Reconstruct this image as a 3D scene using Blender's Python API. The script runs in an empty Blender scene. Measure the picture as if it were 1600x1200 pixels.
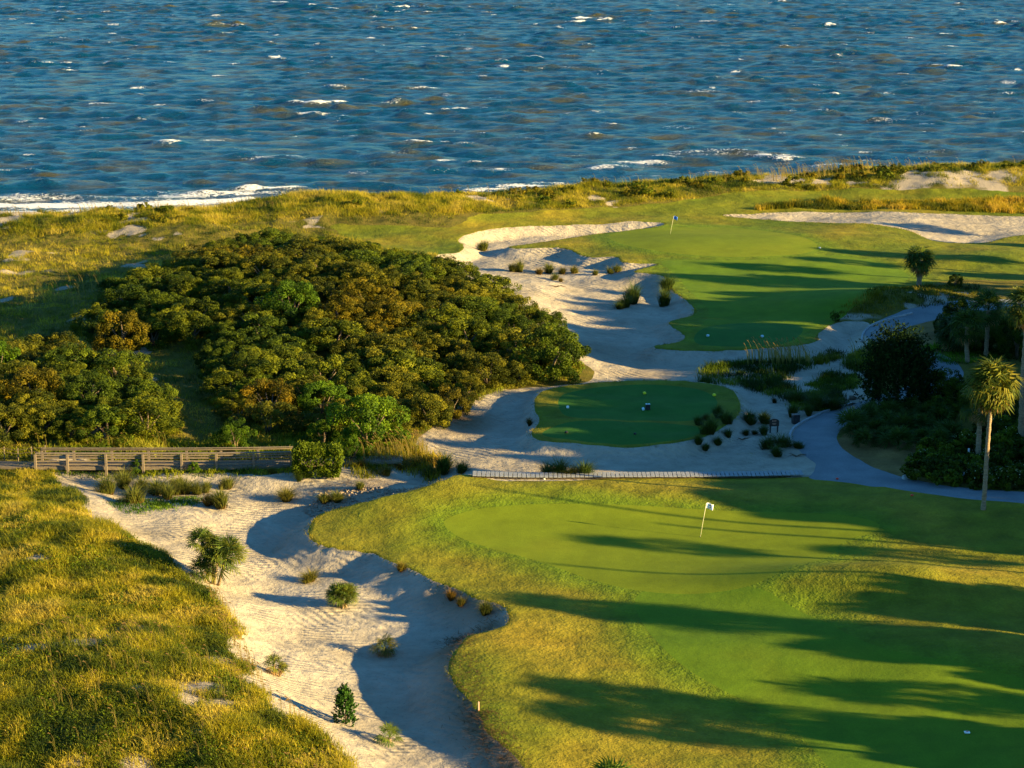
import bpy, math, random
import numpy as np
from mathutils import Vector, Matrix

# ------------------------------------------------------------------ camera, sky, sun, exposure
SC = bpy.context.scene
C = SC.collection
FPX, CAMH = 3236.0, 40.0
PITCH = math.atan(802.0 / FPX)
cam_d = bpy.data.cameras.new('camera')
cam = bpy.data.objects.new('camera', cam_d); C.objects.link(cam)
cam.location = (0, 0, CAMH)
cam.rotation_euler = (math.pi / 2 - PITCH, 0, 0)
cam_d.sensor_width = 36.0
cam_d.lens = FPX / 1600.0 * 36.0
cam_d.clip_start = 1.0
cam_d.clip_end = 40000.0
SC.camera = cam

SUN_AZ, SUN_EL = math.radians(17.0), math.radians(12.5)     # sun to the right and a little behind the camera
TOSUN = Vector((math.cos(SUN_AZ) * math.cos(SUN_EL), -math.sin(SUN_AZ) * math.cos(SUN_EL), math.sin(SUN_EL)))
sun_d = bpy.data.lights.new('sun', 'SUN')
sun_d.energy = 5.0
sun_d.angle = math.radians(0.5)
sun_d.color = (1.0, 0.73, 0.29)
sun = bpy.data.objects.new('sun', sun_d); C.objects.link(sun)
sun.rotation_euler = TOSUN.to_track_quat('Z', 'Y').to_euler()
sun.location = (120, -40, 80)
W = bpy.data.worlds.new('World'); SC.world = W
W.use_nodes = True
nt = W.node_tree
bg = nt.nodes['Background']
sky = nt.nodes.new('ShaderNodeTexSky')
sky.sky_type = 'NISHITA'
sky.sun_disc = False
sky.sun_elevation = SUN_EL
sky.sun_rotation = math.pi / 2 + SUN_AZ
sky.air_density = 1.3
sky.dust_density = 0.2
sky.ozone_density = 3.0
tintn = nt.nodes.new('ShaderNodeMix'); tintn.data_type = 'RGBA'; tintn.blend_type = 'MULTIPLY'; tintn.inputs[0].default_value = 1.0
tintn.inputs[7].default_value = (0.42, 0.88, 1.22, 1)          # clear-air blue of the evening sky
nt.links.new(sky.outputs['Color'], tintn.inputs[6])
nt.links.new(tintn.outputs[2], bg.inputs['Color'])
bg.inputs['Strength'].default_value = 0.05
SC.view_settings.view_transform = 'Standard'
SC.view_settings.look = 'None'
SC.view_settings.gamma = 1.0
SC.view_settings.exposure = 2.35
SC.cycles.max_bounces = 5
SC.cycles.diffuse_bounces = 2
SC.cycles.glossy_bounces = 2
SC.cycles.transparent_max_bounces = 4
SC.cycles.use_denoising = True

RNG = np.random.default_rng(7)
random.seed(7)

# ------------------------------------------------------------------ small helpers
def sst(a, b, x):
    t = np.clip((x - a) / (b - a), 0, 1)
    return t * t * (3 - 2 * t)

def vn(x, y, s, seed=0):
    x = np.asarray(x, float) / s + 1000.3; y = np.asarray(y, float) / s + 1000.7
    ix = np.floor(x).astype(np.int64); iy = np.floor(y).astype(np.int64)
    fx = x - ix; fy = y - iy
    fx = fx * fx * (3 - 2 * fx); fy = fy * fy * (3 - 2 * fy)
    def hsh(a, b):
        n = (a * 374761393 + b * 668265263 + seed * 974711) & 0x7fffffff
        n = ((n ^ (n >> 13)) * 1274126177) & 0x7fffffff
        return ((n ^ (n >> 16)) & 0xffff) / 65535.0
    return (hsh(ix, iy) * (1 - fx) + hsh(ix + 1, iy) * fx) * (1 - fy) + (hsh(ix, iy + 1) * (1 - fx) + hsh(ix + 1, iy + 1) * fx) * fy

def fbm(x, y, s, seed=0, o=3):
    r = 0; a = 0.5; n = 0
    for k in range(o):
        r = r + a * vn(x, y, s / 2 ** k, seed + k); n += a; a *= 0.5
    return r / n

def ray(px, py):
    u = (px - 800.0) / FPX; v = (600.0 - py) / FPX
    return (u, math.cos(PITCH) + v * math.sin(PITCH), -math.sin(PITCH) + v * math.cos(PITCH))

def plane(px, py, z=0.0):
    d = ray(px, py); t = (CAMH - z) / -d[2]
    return (d[0] * t, d[1] * t)

def march(hf, px, py, t0=60.0, t1=420.0):
    d = ray(px, py)
    t = np.linspace(t0, t1, 1400)
    z = CAMH + d[2] * t
    below = z < hf(d[0] * t, d[1] * t)
    i = int(np.argmax(below)) if below.any() else len(t) - 1
    lo, hi = t[max(i - 1, 0)], t[i]
    tt = np.linspace(lo, hi, 24)
    b = (CAMH + d[2] * tt) < hf(d[0] * tt, d[1] * tt)
    tq = tt[int(np.argmax(b))] if b.any() else hi
    return (d[0] * tq, d[1] * tq)

def raw_mesh(name, V, F, smooth=True):
    V = np.ascontiguousarray(V, dtype=np.float32); F = np.ascontiguousarray(F, dtype=np.int32)
    me = bpy.data.meshes.new(name)
    k = F.shape[1]
    me.vertices.add(len(V)); me.vertices.foreach_set('co', V.ravel())
    me.loops.add(F.size); me.loops.foreach_set('vertex_index', F.ravel())
    me.polygons.add(len(F))
    me.polygons.foreach_set('loop_start', np.arange(0, F.size, k, dtype=np.int32))
    me.update(calc_edges=True)
    me.polygons.foreach_set('use_smooth', np.full(len(F), smooth, dtype=bool))
    return me

def attr(me, name, vals):
    a = me.attributes.new(name, 'FLOAT', 'POINT')
    a.data.foreach_set('value', np.ascontiguousarray(vals, dtype=np.float32))

def link(name, me, mat=None, parent=None):
    o = bpy.data.objects.new(name, me)
    C.objects.link(o)
    if mat is not None and len(me.materials) == 0:
        me.materials.append(mat)
    if parent is not None:
        o.parent = parent
    return o

def tag(o, label=None, cat=None, group=None, kind=None):
    if label: o['label'] = label
    if cat: o['category'] = cat
    if group: o['group'] = group
    if kind: o['kind'] = kind
    return o

def empty(name, loc, rz=0.0, s=1.0):
    o = bpy.data.objects.new(name, None); C.objects.link(o)
    o.location = loc; o.rotation_euler = (0, 0, rz)
    o.scale = (s, s, s) if not isinstance(s, tuple) else s
    o.empty_display_size = 0.3
    return o

class MB:
    """collects quads and triangles (as degenerate-free tri lists) of boxes, tubes and sheets into one mesh"""
    def __init__(self):
        self.v = []; self.f = []
    def _add(self, vs, fs):
        b = len(self.v); self.v += [tuple(p) for p in vs]
        for f in fs:
            f = [b + i for i in f]
            if len(f) == 3: self.f.append(tuple(f))
            else:
                for i in range(1, len(f) - 1): self.f.append((f[0], f[i], f[i + 1]))
    def box(self, c, s, rz=0.0, bev=0.0, tilt=None):
        hx, hy, hz = s[0] / 2, s[1] / 2, s[2] / 2
        M = Matrix.Rotation(rz, 3, 'Z')
        if tilt: M = M @ Matrix.Rotation(tilt[0], 3, 'X') @ Matrix.Rotation(tilt[1], 3, 'Y')
        b = min(bev, hx * .8, hy * .8, hz * .8)
        vs = []
        for (zz, ins) in ((-hz, b), (-hz + b, 0), (hz - b, 0), (hz, b)) if b > 0 else ((-hz, 0), (hz, 0)):
            for (sx, sy) in ((-1, -1), (1, -1), (1, 1), (-1, 1)):
                vs.append(Vector(c) + M @ Vector((sx * (hx - ins), sy * (hy - ins), zz)))
        n = len(vs) // 4
        fs = [(3, 2, 1, 0), tuple(4 * (n - 1) + i for i in range(4))]
        for k in range(n - 1):
            for i in range(4):
                j = (i + 1) % 4
                fs.append((4 * k + i, 4 * k + j, 4 * k + 4 + j, 4 * k + 4 + i))
        self._add(vs, fs)
        return self
    def tube(self, pts, rad, n=8):
        pts = [Vector(p) for p in pts]; m = len(pts)
        rad = rad if hasattr(rad, '__len__') else [rad] * m
        vs = []
        for i, p in enumerate(pts):
            d = (pts[min(i + 1, m - 1)] - pts[max(i - 1, 0)]).normalized()
            a = Vector((1, 0, 0)) if abs(d.x) < 0.8 else Vector((0, 1, 0))
            e1 = d.cross(a).normalized(); e2 = d.cross(e1)
            for k in range(n):
                t = 2 * math.pi * k / n
                vs.append(p + (e1 * math.cos(t) + e2 * math.sin(t)) * rad[i])
        fs = []
        for i in range(m - 1):
            for k in range(n):
                j = (k + 1) % n
                fs.append((i * n + k, i * n + j, (i + 1) * n + j, (i + 1) * n + k))
        fs.append(tuple(range(n - 1, -1, -1))); fs.append(tuple((m - 1) * n + k for k in range(n)))
        self._add(vs, fs)
        return self
    def poly(self, vs, fs):
        self._add(vs, fs); return self
    def mesh(self, name, smooth=False):
        return raw_mesh(name, np.array([list(p) for p in self.v]), np.array(self.f), smooth)
    def build(self, name, mat, parent=None, smooth=False):
        return link(name, self.mesh(name, smooth), mat, parent)

# ------------------------------------------------------------------ materials
class NT:
    def __init__(self, name):
        self.m = bpy.data.materials.new(name); self.m.use_nodes = True
        self.t = self.m.node_tree; self.N = self.t.nodes
        self.b = self.N['Principled BSDF']; self.out = self.N['Material Output']
    def n(self, typ, **kw):
        x = self.N.new('ShaderNode' + typ)
        for k, v in kw.items(): setattr(x, k, v)
        return x
    def l(self, a, b): self.t.links.new(a, b)
    def pos(self, scale=(1, 1, 1), rot=(0, 0, 0), space='w'):
        g = self.n('NewGeometry').outputs['Position'] if space == 'w' else self.n('TexCoord').outputs['Object']
        mp = self.n('Mapping'); mp.inputs['Scale'].default_value = scale; mp.inputs['Rotation'].default_value = rot
        self.l(g, mp.inputs['Vector']); return mp.outputs['Vector']
    def noise(self, scale, detail=3, vec=None, rough=0.55, dist=0.0):
        x = self.n('TexNoise'); x.inputs['Scale'].default_value = scale; x.inputs['Detail'].default_value = detail
        x.inputs['Roughness'].default_value = rough; x.inputs['Distortion'].default_value = dist
        self.l(vec if vec is not None else self.pos(), x.inputs['Vector']); return x.outputs['Fac']
    def ramp(self, fac, stops, interp='LINEAR'):
        r = self.n('ValToRGB'); cr = r.color_ramp; cr.interpolation = interp
        while len(cr.elements) < len(stops): cr.elements.new(0.5)
        for e, (p, c) in zip(cr.elements, stops):
            e.position = p; e.color = (c[0], c[1], c[2], 1) if hasattr(c, '__len__') else (c, c, c, 1)
        self.l(fac, r.inputs['Fac']); return r.outputs['Color']
    def mix(self, a, b, fac, mode='MIX'):
        x = self.n('Mix', data_type='RGBA', blend_type=mode)
        for s, v in ((x.inputs[0], fac), (x.inputs[6], a), (x.inputs[7], b)):
            if hasattr(v, 'node'): self.l(v, s)
            elif hasattr(v, '__len__'): s.default_value = (*v[:3], 1)
            else: s.default_value = v
        return x.outputs[2]
    def math(self, op, a, b=0.5, c=None, clamp=False):
        x = self.n('Math', operation=op, use_clamp=clamp)
        for s, v in zip(x.inputs, (a, b) if c is None else (a, b, c)):
            if hasattr(v, 'node'): self.l(v, s)
            else: s.default_value = v
        return x.outputs[0]
    def attr(self, name):
        a = self.n('Attribute', attribute_name=name); return a.outputs['Fac']
    def bump(self, h, strength=0.5, dist=0.1, prev=None):
        b = self.n('Bump'); b.inputs['Strength'].default_value = strength; b.inputs['Distance'].default_value = dist
        self.l(h, b.inputs['Height'])
        if prev is not None: self.l(prev, b.inputs['Normal'])
        return b.outputs['Normal']
    def fin(self, col=None, rough=0.8, nrm=None, spec=0.3):
        if col is not None:
            if hasattr(col, 'node'): self.l(col, self.b.inputs['Base Color'])
            else: self.b.inputs['Base Color'].default_value = (*col, 1)
        self.b.inputs['Roughness'].default_value = rough
        self.b.inputs['Specular IOR Level'].default_value = spec
        if nrm is not None: self.l(nrm, self.b.inputs['Normal'])
        return self.m

def mat_turf(name, c1, c2, c3, bump=0.25, fine=9.0, blotch=0.35, mown=None):
    m = NT(name)
    big = m.noise(0.09, 4); mid = m.noise(0.55, 4, rough=0.65); sm = m.noise(fine, 3, rough=0.7)
    col = m.ramp(big, [(0.32, c1), (0.52, c2), (0.72, c3)])
    if mown: col = m.mix(col, mown, m.math('MULTIPLY', m.attr('mown'), m.ramp(mid, [(0.25, 0.75), (0.5, 1.0)])))
    col = m.mix(col, m.ramp(mid, [(0.3, 0.5), (0.7, 1.35)]), blotch * 1.6, 'MULTIPLY')
    col = m.mix(col, m.ramp(sm, [(0.25, 0.55), (0.75, 1.4)]), 0.55, 'MULTIPLY')
    nrm = m.bump(sm, bump, 0.12); nrm = m.bump(mid, bump, 0.5, nrm)
    return m.fin(col, 0.9, nrm, 0.08)

def mat_sand(name='sand'):
    m = NT(name)
    big = m.noise(0.12, 4); mid = m.noise(0.9, 5, rough=0.65); fine = m.noise(14, 4, rough=0.75)
    col = m.ramp(big, [(0.3, (0.27, 0.23, 0.175)), (0.7, (0.37, 0.325, 0.26))])
    col = m.mix(col, m.ramp(mid, [(0.3, 0.74), (0.6, 1.06)]), 0.8, 'MULTIPLY')
    speck = m.ramp(m.noise(5.0, 5, rough=0.8), [(0.57, 1.0), (0.68, 0.4)])
    col = m.mix(col, speck, 0.7, 'MULTIPLY')
    lit = m.attr('litter')
    col = m.mix(col, m.ramp(fine, [(0.3, (0.07, 0.045, 0.025)), (0.7, (0.20, 0.13, 0.07))]), m.math('MULTIPLY', lit, m.ramp(mid, [(0.3, 0.55), (0.55, 1.0)])))
    # rake marks
    w = m.n('TexWave', wave_type='BANDS', bands_direction='DIAGONAL'); w.inputs['Scale'].default_value = 0.75
    w.inputs['Distortion'].default_value = 9.0; w.inputs['Detail'].default_value = 2.0; w.inputs['Detail Scale'].default_value = 0.35
    m.l(m.pos(), w.inputs['Vector'])
    w2 = m.n('TexWave', wave_type='RINGS', rings_direction='Z'); w2.inputs['Scale'].default_value = 0.9
    w2.inputs['Distortion'].default_value = 3.0; w2.inputs['Detail'].default_value = 1.0; w2.inputs['Detail Scale'].default_value = 0.3
    m.l(m.pos((0.8, 0.8, 0.8)), w2.inputs['Vector'])
    rake = m.math('MULTIPLY', w.outputs['Fac'], m.ramp(m.noise(0.22, 2), [(0.47, 0.0), (0.56, 1.0)]))
    rake = m.math('ADD', rake, m.math('MULTIPLY', w2.outputs['Fac'], m.ramp(m.noise(0.3, 2, m.pos((1, 1, 1), (0, 0, 1))), [(0.5, 0.0), (0.58, 1.0)])))
    nrm = m.bump(rake, 0.5, 0.11)
    nrm = m.bump(mid, 0.9, 0.26, nrm)
    nrm = m.bump(fine, 0.5, 0.06, nrm)
    return m.fin(col, 0.95, nrm, 0.05)

def mat_leaf(name, stops, trans=0.3, rough=0.65, spec=0.1, objcol=True):
    m = NT(name)
    t = m.attr('tint')
    col = m.ramp(t, stops)
    if objcol:
        oi = m.n('ObjectInfo')
        col = m.mix(col, oi.outputs['Color'], 1.0, 'MULTIPLY')
    m.l(col, m.b.inputs['Base Color']); m.b.inputs['Roughness'].default_value = rough
    m.b.inputs['Specular IOR Level'].default_value = spec
    tr = m.n('BsdfTranslucent'); m.l(col, tr.inputs['Color'])
    mx = m.n('MixShader'); mx.inputs[0].default_value = trans
    m.l(m.b.outputs[0], mx.inputs[1]); m.l(tr.outputs[0], mx.inputs[2]); m.l(mx.outputs[0], m.out.inputs['Surface'])
    return m.m

def mat_plain(name, c1, c2, scale=4.0, rough=0.75, bump=0.3, stretch=(1, 1, 1), spec=0.3, dist=0.03):
    m = NT(name)
    f = m.noise(scale, 5, m.pos(stretch, space='o'), rough=0.65)
    col = m.ramp(f, [(0.3, c1), (0.7, c2)])
    return m.fin(col, rough, m.bump(f, bump, dist), spec)

M_GREEN = mat_turf('putting_turf', (0.110, 0.150, 0.006), (0.125, 0.164, 0.007), (0.150, 0.176, 0.008), 0.05, 16, 0.17)
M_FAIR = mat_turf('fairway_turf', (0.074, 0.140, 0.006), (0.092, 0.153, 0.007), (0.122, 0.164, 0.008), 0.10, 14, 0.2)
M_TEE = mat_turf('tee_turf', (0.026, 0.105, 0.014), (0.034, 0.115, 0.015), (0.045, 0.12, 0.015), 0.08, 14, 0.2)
M_ROUGH = mat_turf('rough_turf', (0.100, 0.122, 0.007), (0.165, 0.150, 0.011), (0.27, 0.19, 0.018), 0.45, 7, 0.42, (0.098, 0.146, 0.007))
M_ROUGHF = mat_turf('far_rough_turf', (0.080, 0.115, 0.007), (0.130, 0.138, 0.009), (0.24, 0.18, 0.014), 0.4, 6, 0.40, (0.095, 0.145, 0.007))
M_SAND = mat_sand()
m = NT('dune_soil')
_c = m.mix(m.ramp(m.noise(0.6, 5, rough=0.7), [(0.3, (0.075, 0.08, 0.014)), (0.7, (0.17, 0.135, 0.03))]), (0.35, 0.30, 0.23), m.ramp(m.attr('bare'), [(0.3, 0.0), (0.6, 1.0)]))
M_DUNE = m.fin(m.mix(_c, m.ramp(m.noise(7, 4, rough=0.8), [(0.25, 0.5), (0.75, 1.35)]), 0.8, 'MULTIPLY'), 0.95, m.bump(m.noise(5, 5, rough=0.8), 0.8, 0.3), 0.05)
M_BED = mat_turf('dry_bed_turf', (0.14, 0.085, 0.03), (0.19, 0.12, 0.04), (0.15, 0.14, 0.03), 0.5, 7, 0.4)
M_PATH = (lambda m: m.fin(m.mix(m.ramp(m.noise(0.5, 5), [(0.3, (0.115, 0.135, 0.15)), (0.7, (0.17, 0.195, 0.21))]),
                                m.ramp(m.noise(9, 4, rough=0.8), [(0.35, 0.72), (0.6, 1.08)]), 0.7, 'MULTIPLY'), 0.85,
                          m.bump(m.noise(12, 4), 0.3, 0.02), 0.2))(NT('path_concrete'))
M_WOOD = mat_plain('weathered_wood', (0.085, 0.066, 0.048), (0.225, 0.18, 0.13), 3.0, 0.85, 0.4, (1.0, 6, 14), 0.15)
M_WOODG = mat_plain('grey_planks', (0.17, 0.18, 0.19), (0.28, 0.29, 0.30), 2.0, 0.85, 0.4, (5, 1, 6), 0.15)
M_BARK = mat_plain('bark', (0.06, 0.045, 0.03), (0.16, 0.12, 0.085), 6, 0.9, 0.7, (1, 1, 0.4), 0.1, 0.08)
M_PALMTRUNK = mat_plain('palm_trunk_bark', (0.14, 0.10, 0.065), (0.34, 0.25, 0.16), 5, 0.9, 0.8, (0.7, 0.7, 3.0), 0.1, 0.08)
G0, G1, G2 = (0.020, 0.030, 0.003), (0.082, 0.084, 0.006), (0.175, 0.150, 0.008)
M_SHRUB = mat_leaf('shrub_leaf', [(0.0, G0), (0.5, G1), (1.0, G2)])
M_JUNI = mat_leaf('juniper_leaf', [(0.0, (0.010, 0.020, 0.006)), (0.6, (0.03, 0.05, 0.012)), (1.0, (0.06, 0.085, 0.015))], 0.1, 0.8, 0.03)
M_PALM = mat_leaf('palm_leaf', [(0.0, (0.03, 0.055, 0.012)), (0.5, (0.075, 0.105, 0.018)), (1.0, (0.18, 0.165, 0.02))], 0.35, 0.6, 0.12)
M_DEAD = mat_leaf('dead_frond', [(0.0, (0.13, 0.075, 0.03)), (1.0, (0.34, 0.20, 0.08))], 0.25, 0.8, 0.1)
M_GRASS = mat_leaf('dune_grass_blade', [(0.0, (0.030, 0.055, 0.006)), (0.35, (0.125, 0.145, 0.008)), (0.7, (0.33, 0.285, 0.012)), (1.0, (0.46, 0.36, 0.05))], 0.5, 0.6, 0.15)
M_CLUMP = mat_leaf('clump_blade', [(0.0, (0.16, 0.075, 0.02)), (0.25, (0.075, 0.085, 0.012)), (0.7, (0.11, 0.125, 0.016)), (1.0, (0.27, 0.215, 0.05))], 0.35, 0.6, 0.15)
M_OATS = mat_leaf('sea_oats_stalk', [(0.0, (0.24, 0.19, 0.04)), (1.0, (0.36, 0.22, 0.08))], 0.3, 0.7, 0.1, False)
M_WHITE = mat_plain('white_paint', (0.74, 0.74, 0.72), (0.84, 0.84, 0.82), 5, 0.5, 0.05)
M_YELL = mat_plain('yellow_paint', (0.72, 0.62, 0.02), (0.82, 0.72, 0.03), 5, 0.5, 0.05)
M_BLACK = mat_plain('black_paint', (0.012, 0.012, 0.014), (0.03, 0.03, 0.034), 5, 0.5, 0.1)
M_BLUE = mat_plain('blue_cloth', (0.02, 0.10, 0.45), (0.03, 0.14, 0.55), 5, 0.8, 0.05)
M_PALEBLUE = mat_plain('pale_blue_plastic', (0.40, 0.58, 0.68), (0.48, 0.66, 0.74), 5, 0.5, 0.05)
M_RED = mat_plain('red_paint', (0.55, 0.03, 0.02), (0.65, 0.05, 0.03), 5, 0.5, 0.05)
M_PINK = mat_plain('faded_red_wood', (0.50, 0.24, 0.17), (0.6, 0.30, 0.22), 5, 0.7, 0.1)
M_POLE = mat_plain('flagstick_paint', (0.66, 0.62, 0.40), (0.76, 0.72, 0.48), 3, 0.4, 0.05)
M_STONE = mat_plain('pale_stone', (0.20, 0.21, 0.22), (0.34, 0.35, 0.36), 2.5, 0.85, 0.6, dist=0.1)
M_SHELL = mat_plain('shell_rubble', (0.14, 0.10, 0.07), (0.33, 0.265, 0.20), 4, 0.9, 0.7, dist=0.08)
M_HOLE = mat_plain('hole_lining', (0.02, 0.02, 0.02), (0.04, 0.04, 0.04), 4, 0.9, 0.1)

# ------------------------------------------------------------------ terrain: base heights
CREST = [(-260, 338, 1.6), (0, 334, 1.6), (100, 335, 1.6), (200, 333, 1.6), (300, 327, 1.8), (380, 317, 2.0), (450, 309, 2.4), (520, 306, 2.5), (620, 305, 2.4), (700, 304, 2.3),
         (760, 301, 2.2), (850, 297, 2.0), (950, 290, 2.0), (1050, 285, 2.0), (1130, 280, 2.0), (1200, 273, 2.2), (1300, 269, 2.2), (1380, 266, 2.4),
         (1450, 259, 3.0), (1530, 259, 3.0), (1600, 258, 3.0), (1900, 250, 2.6)]
_cr = sorted([(*plane(a, b, z), z) for a, b, z in CREST])
CRX = np.array([c[0] for c in _cr]); CRY = np.array([c[1] for c in _cr]); CRZ = np.array([c[2] for c in _cr])
MOUNDS = [  # pixel centre, height, radius along x, radius along y, turn
    (880, 768, 0.75, 15, 4.5, 0.0), (600, 800, 0.45, 5, 5, 0.0), (1370, 905, 1.35, 8.5, 3.4, -0.12), (1560, 800, 0.7, 12, 6, 0.0), (1500, 1010, 0.7, 9, 6, 0.0),
    (760, 1060, 0.35, 4, 10, 0.0), (1230, 1130, -0.3, 10, 6, 0.0),
    (1110, 382, 0.9, 15, 11, 0.0), (1000, 350, 0.5, 5, 4, 0.0), (1420, 345, 0.8, 9, 5, 0.0), (1330, 372, 0.5, 8, 6, 0.2), (1530, 400, 0.7, 10, 5, 0.2), (1350, 470, 0.6, 8, 6, 0),
    (50, 1060, 2.1, 9, 12, 0.0), (20, 850, 1.6, 10, 11, 0.0), (300, 1130, 1.0, 6, 7, 0), (150, 900, 0.6, 6, 6, 0), (380, 1180, 0.5, 4, 5, 0.0),
    (500, 470, 3.0, 19, 22, 0.0), (60, 640, 1.6, 12, 9, 0.0), (560, 325, 0.9, 14, 4, 0), (660, 345, 0.7, 6, 4, 0), (250, 370, 0.6, 12, 5, 0),
    (1400, 470, 1.0, 8, 5, 0.1), (1520, 640, 0.9, 9, 9, 0.0), (1200, 575, 0.4, 7, 4, 0), (850, 440, 0.7, 2.6, 3.0, 0), (1250, 690, 0.3, 5, 4, 0), (600, 752, 0.8, 5.5, 2.6, -0.3), (1490, 288, 1.2, 10, 5, 0.0)]
MW = [(*plane(a, b, 0.5 * h if h > 0 else 0), h, rx, ry, t) for a, b, h, rx, ry, t in MOUNDS]

def h_base(x, y):
    x = np.asarray(x, float); y = np.asarray(y, float)
    z = 0.35 * (fbm(x, y, 16, 3, 2) - 0.5) + 0.0 * x
    for mx, my, h, rx, ry, t in MW:
        dx, dy = x - mx, y - my
        a = dx * math.cos(t) + dy * math.sin(t); b = -dx * math.sin(t) + dy * math.cos(t)
        z = z + h * np.exp(-(a / rx) ** 2 - (b / ry) ** 2)
    yc = np.interp(x, CRX, CRY); zc = np.interp(x, CRX, CRZ)
    t = y - yc
    hum = (fbm(x, y, 5, 11, 3) - 0.5) * 1.5
    w = np.exp(-(np.minimum(t, 0) / 11.0) ** 2)
    front = z * (1 - w) + (zc + hum * 0.7) * w + hum * 0.5 * sst(-60, -10, t) * sst(-12, -20, x) * (1 - w)
    back = (zc + hum * 0.7) * (1 - sst(0, 14, t)) + sst(0, 14, t) * (-1.2) + sst(10, 34, t) * (-3.2) - sst(34, 90, t) * 4.5
    r = np.where(t < 0, front, back)
    return r

# ------------------------------------------------------------------ regions (outlines on the photographed ground, laid on the terrain)
def wpoly(pts, dz=0.0, hf=None):
    hf = hf or h_base
    f = (lambda x, y: hf(x, y) + dz)
    return np.array([march(f, a, b) for a, b in pts])

def dens(P, it=2):
    for _ in range(it):                                   # corner cutting: rounds the outline
        Q = np.roll(P, -1, 0)
        P = np.stack([0.75 * P + 0.25 * Q, 0.25 * P + 0.75 * Q], 1).reshape(-1, 2)
    return P

def sdf(P, x, y, far=40.0):
    out = np.full(x.shape, far)
    x0, y0 = P.min(0) - far * 0.3; x1, y1 = P.max(0) + far * 0.3
    idx = np.where((x > x0) & (x < x1) & (y > y0) & (y < y1))[0]
    for c in np.array_split(idx, max(1, len(idx) // 20000)):
        if len(c) == 0: continue
        px, py = x[c][:, None], y[c][:, None]
        A = P; B = np.roll(P, -1, 0)
        e = B - A
        wx, wy = px - A[:, 0], py - A[:, 1]
        t = np.clip((wx * e[:, 0] + wy * e[:, 1]) / np.maximum((e ** 2).sum(1), 1e-9), 0, 1)
        d = np.sqrt(((wx - e[:, 0] * t) ** 2 + (wy - e[:, 1] * t) ** 2).min(1))
        cond = (A[:, 1] > py) != (B[:, 1] > py)
        xi = A[:, 0] + (py - A[:, 1]) * e[:, 0] / np.where(np.abs(e[:, 1]) < 1e-9, 1e-9, e[:, 1])
        ins = ((cond & (px < xi)).sum(1) % 2) == 1
        out[c] = np.where(ins, -d, d)
    return out

def sdline(P, x, y, half, far=40.0):
    out = np.full(x.shape, far)
    x0, y0 = P.min(0) - 8; x1, y1 = P.max(0) + 8
    idx = np.where((x > x0) & (x < x1) & (y > y0) & (y < y1))[0]
    px, py = x[idx][:, None], y[idx][:, None]
    A, B = P[:-1], P[1:]; e = B - A
    wx, wy = px - A[:, 0], py - A[:, 1]
    t = np.clip((wx * e[:, 0] + wy * e[:, 1]) / (e ** 2).sum(1), 0, 1)
    out[idx] = np.sqrt(((wx - e[:, 0] * t) ** 2 + (wy - e[:, 1] * t) ** 2).min(1)) - half
    return out

PX = {}
PX['green_near'] = [(688, 818), (705, 806), (740, 796), (790, 790), (850, 787), (930, 787), (1010, 790), (1090, 796), (1170, 799), (1270, 801), (1345, 808), (1380, 820), (1365, 833),
    (1325, 842), (1310, 852), (1300, 868), (1255, 880), (1222, 892), (1185, 912), (1140, 923), (1080, 929), (1015, 926), (960, 916), (910, 902), (870, 886), (825, 872), (770, 858), (720, 842)]
PX['green_far'] = [(945, 370), (965, 362), (1010, 357), (1060, 355), (1120, 354), (1180, 358), (1240, 367), (1275, 378), (1278, 388), (1262, 396), (1220, 400), (1150, 402), (1080, 399), (1020, 392), (970, 382)]
PX['fairway'] = [(1007, 978), (1030, 1010), (1060, 1036), (1100, 1061), (1150, 1086), (1225, 1116), (1255, 1152), (1300, 1205), (1330, 1260), (1760, 1260), (1760, 1090), (1600, 1058), (1500, 1036), (1400, 1022), (1335, 1000), (1290, 972), (1235, 945), (1185, 915), (1100, 915), (1020, 915), (985, 935)]
PX['fairway_far'] = [(1020, 405), (1110, 407), (1230, 405), (1300, 398), (1345, 402), (1420, 425), (1420, 440), (1350, 465), (1300, 490), (1265, 515), (1240, 535), (1100, 538), (1085, 520), (1105, 500), (1110, 480), (1075, 455), (1060, 430)]
PX['tee_front'] = [(850, 672), (880, 663), (940, 658), (1010, 657), (1080, 661), (1100, 668), (1090, 680), (1060, 688), (1000, 691), (930, 690), (870, 686), (845, 680)]
PX['tee_back'] = [(870, 622), (890, 610), (940, 602), (1000, 599), (1060, 601), (1105, 610), (1122, 622), (1120, 640), (1100, 652), (1040, 655), (960, 654), (900, 655), (876, 648)]
PX['tee_far'] = [(1090, 515), (1140, 505), (1200, 505), (1258, 508), (1250, 528), (1220, 540), (1140, 542), (1080, 538)]
PX['tee_bank'] = [(834, 640), (837, 614), (872, 603), (930, 596), (1020, 592), (1090, 596), (1142, 605), (1156, 622), (1158, 646), (1130, 668), (1085, 689), (1000, 695), (930, 694), (860, 691), (834, 686), (829, 672), (842, 660), (843, 650)]
PX['sand_near'] = [(740, 736), (700, 752), (640, 768), (560, 787), (512, 796), (488, 812), (479, 826), (482, 840), (505, 853), (550, 859), (587, 864), (610, 879), (647, 891), (666, 904), (692, 913), (719, 922), (737, 932), (782, 945), (796, 960), (796, 979),
    (775, 984), (730, 994), (722, 1009), (704, 1024), (698, 1042), (711, 1065), (719, 1084), (741, 1099), (749, 1125), (767, 1151), (786, 1166), (824, 1200), (870, 1260), (500, 1260), (536, 1190), (510, 1160), (470, 1132), (425, 1100), (393, 1070), (372, 1040), (350, 990), (345, 950), (330, 925), (270, 905), (245, 880), (205, 860), (160, 835), (125, 808), (95, 780), (60, 745), (75, 733), (200, 733), (350, 733), (470, 732), (560, 728), (640, 720), (700, 722)]
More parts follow.
